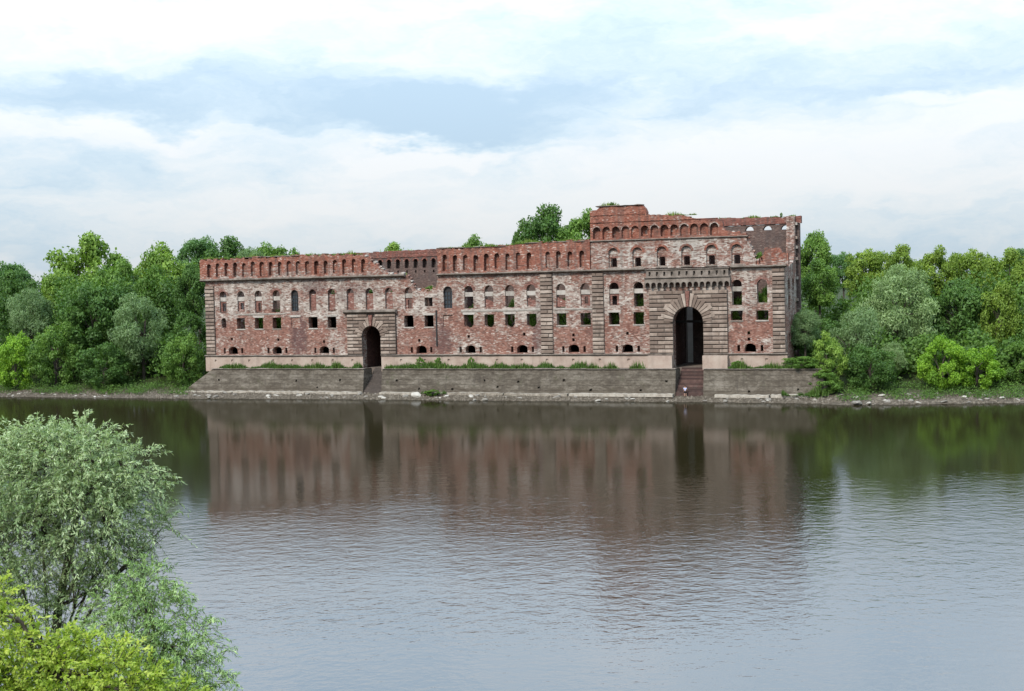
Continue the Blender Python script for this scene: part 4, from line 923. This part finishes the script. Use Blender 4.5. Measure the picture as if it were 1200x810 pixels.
# ------------------------------------------------------------------ trees on the near bank
def near_tree(name, label, base, stem, lobes, ntwig, per, leaf, asp, mat, seed, twig_len, droop, colour=(1, 1, 1), limb_r=.16):
    r = np.random.default_rng(seed); o = empty(name, base); tag(o, label, 'tree'); b0 = np.array(base)
    Lb = np.array(lobes, float); st = [np.array(p) - b0 for p in stem]
    parts = [tube([tuple(p) for p in st], list(np.linspace(limb_r, limb_r * .3, len(st))), 8)]
    for q in Lb:
        e = q[:3] - b0; s = st[int(r.integers(1, len(st)))]; mid = (s + e) / 2 + np.array([0, 0, .25]) + r.normal(size=3) * .12
        parts.append(tube([tuple(s), tuple(mid), tuple(e)], [limb_r * .38, limb_r * .22, limb_r * .07], 5))
        for _ in range(4):
            d = unit(r.normal(size=(1, 3)) + np.array([0, 0, .4]))[0]; parts.append(tube([tuple(mid), tuple((mid + e) / 2 + d * q[3] * .35), tuple(e + d * q[3] * .8)], [limb_r * .12, limb_r * .07, .006], 4))
    V, F = join_geo(parts); mesh('trunk', V, F, M_bark, o, fix=False, smooth_=True)
    w = Lb[:, 3] ** 2; k = r.choice(len(Lb), ntwig, p=w / w.sum())
    d = unit(r.normal(size=(ntwig, 3)) + np.array([0, 0, .25])); S0 = Lb[k, :3] + d * (Lb[k, 3] * r.uniform(.35, 1.0, ntwig) ** .6)[:, None] - b0
    td = unit(d + np.array([0, 0, .35]) + r.normal(size=(ntwig, 3)) * .45); tl = twig_len * r.uniform(.5, 1.25, ntwig); lr = np.clip(.5 * r.uniform(0, 1, len(Lb))[k] + .5 * r.uniform(0, 1, ntwig), 0, 1)
    tw = []; LC = []; LN = []; LT = []; LX = []
    for j in range(per):
        f = (j + .5) / per
        c = S0 + td * (tl * f)[:, None]; c[:, 2] -= droop * (f * tl) ** 2 * 1.6
        ax = td.copy(); ax[:, 2] -= droop * f * tl * 3.2; ax = unit(ax); sd_ = unit(np.cross(ax, unit(r.normal(size=(ntwig, 3)))))
        LX.append(unit(ax * .75 + sd_ * .8 + np.array([0, 0, -.25 * (droop > 0)]))); LC.append(c + sd_ * leaf * .3)
        LT.append(np.clip(lr * .6 + r.uniform(0, .5, ntwig), 0, 1))
    C = np.concatenate(LC); T = np.concatenate(LX); n = len(C); N = unit(np.cross(T, unit(r.normal(size=(n, 3))) + np.array([0, 0, .0]))); 
    N = unit(N * np.sign(N[:, 2:] + 1e-6) + np.array([0, -.2, .7])); B = unit(np.cross(N, T)); L = (leaf * r.uniform(.6, 1.3, n) * .5)[:, None]; W = L * asp
    P = np.stack([C - T * L, C + B * W, C + T * L, C - B * W], axis=1)
    c = quads('crown', P, np.concatenate(LT), mat, o); c.color = (*colour, 1)
    # twigs as thin ribbons
    e = S0 + td * tl[:, None]; e[:, 2] -= droop * tl ** 2 * 1.6; mid = S0 + td * (tl * .5)[:, None]; mid[:, 2] -= droop * (tl * .5) ** 2 * 1.6
    sv = unit(np.cross(td, np.array([[.2, .9, .1]]))) * .006; q = np.concatenate([np.stack([S0 - sv, S0 + sv, mid + sv, mid - sv], 1), np.stack([mid - sv, mid + sv, e + sv * .4, e - sv * .4], 1)])
    tw_ = quads('twigs', q, np.zeros(len(q)), M_bark, o); tag(tw_, kind='stuff')
    return o
WB = (-12.6, 34.0, near_h(-12.6, 34) - .2)
near_tree('willow_tree', 'large silvery-green willow in the left foreground', WB, [WB, (-12.35, 34, 8.0), (-12.05, 34, 10.0), (-11.7, 34.0, 11.5), (-11.45, 34, 12.8), (-11.3, 34.1, 13.8)],
    [(-11.5, 34, 13.6, 1.35), (-12.7, 34.2, 13.5, 1.3), (-10.8, 33.9, 13.3, 1.1), (-13.9, 34, 13.0, 1.3), (-10.2, 34.2, 12.2, .85), (-11.0, 33.4, 12.4, 1.2), (-12.6, 33.2, 12.2, 1.2), (-13.6, 34.5, 11.6, 1.2), (-10.4, 33.8, 11.1, .75),
     (-11.4, 34.8, 11.6, 1.2), (-9.75, 34.4, 13.0, .5), (-12.0, 34.6, 13.8, .85), (-13.4, 34.2, 13.7, .8), (-10.7, 34.3, 10.2, .8), (-14.6, 34.3, 11.8, 1.2), (-9.9, 34, 13.7, .45), (-13.0, 33.4, 10.5, .95), (-11.5, 33.5, 10.0, .7), (-14.0, 34, 9.8, .9), (-9.3, 34.2, 12.0, .3), (-9.6, 34.2, 10.6, .35), (-12.3, 34.1, 14.4, .4), (-11.0, 34.1, 14.2, .45)],
    3300, 24, .125, .24, M_near_willow, 41, .80, .36)
WB2 = (-9.2, 31.5, near_h(-9.2, 31.5) - .2)
near_tree('willow_tree', 'lower looser willow bush below the large foreground willow', WB2, [WB2, (-9.1, 31.5, 7.6), (-8.9, 31.5, 8.8), (-8.6, 31.5, 9.6)],
    [(-8.9, 31.5, 10.3, .8), (-8.1, 31.4, 9.7, .8), (-7.9, 31.5, 8.9, .7), (-8.6, 31.2, 9.0, .9), (-9.5, 31.5, 9.6, .8), (-7.6, 31.4, 8.2, .65), (-8.3, 31.3, 8.1, .9), (-9.3, 31.8, 8.4, .8), (-9.8, 31.6, 10.4, .6), (-9.1, 31.6, 11.0, .6), (-10.3, 31.6, 9.4, .7)],
    950, 22, .125, .24, M_near_willow, 43, .75, .45, (.95, 1.05, .8))
MB_ = (-8.8, 23.0, near_h(-8.8, 23) - .2)
near_tree('maple_tree', 'bright yellow-green maple in the bottom left corner', MB_, [MB_, (-8.7, 23, 9.5), (-8.6, 23, 10.6), (-8.5, 23, 11.6)],
    [(-9.25, 23.0, 11.98, .62), (-9.5, 23.2, 12.58, .45), (-8.9, 23, 11.28, .7), (-8.0, 23, 11.28, .55), (-7.2, 22.9, 11.38, .45), (-7.0, 23, 10.88, .6), (-6.2, 23, 10.68, .45), (-8.0, 22.7, 10.58, .7), (-8.9, 22.7, 10.48, .7), (-6.0, 22.9, 10.18, .5), (-5.35, 23, 10.13, .28), (-7.0, 22.6, 10.08, .6), (-5.0, 23, 10.28, .18), (-9.6, 22.9, 11.18, .6), (-5.6, 23, 9.98, .3), (-5.15, 23, 9.88, .22), (-7.6, 23, 11.78, .22), (-8.1, 23, 11.83, .2), (-6.6, 23, 11.18, .2), (-5.9, 23, 9.95, .35), (-5.3, 23, 9.8, .35), (-4.9, 23, 9.85, .2)],
    1500, 26, .092, .46, M_maple, 47, .62, .35)
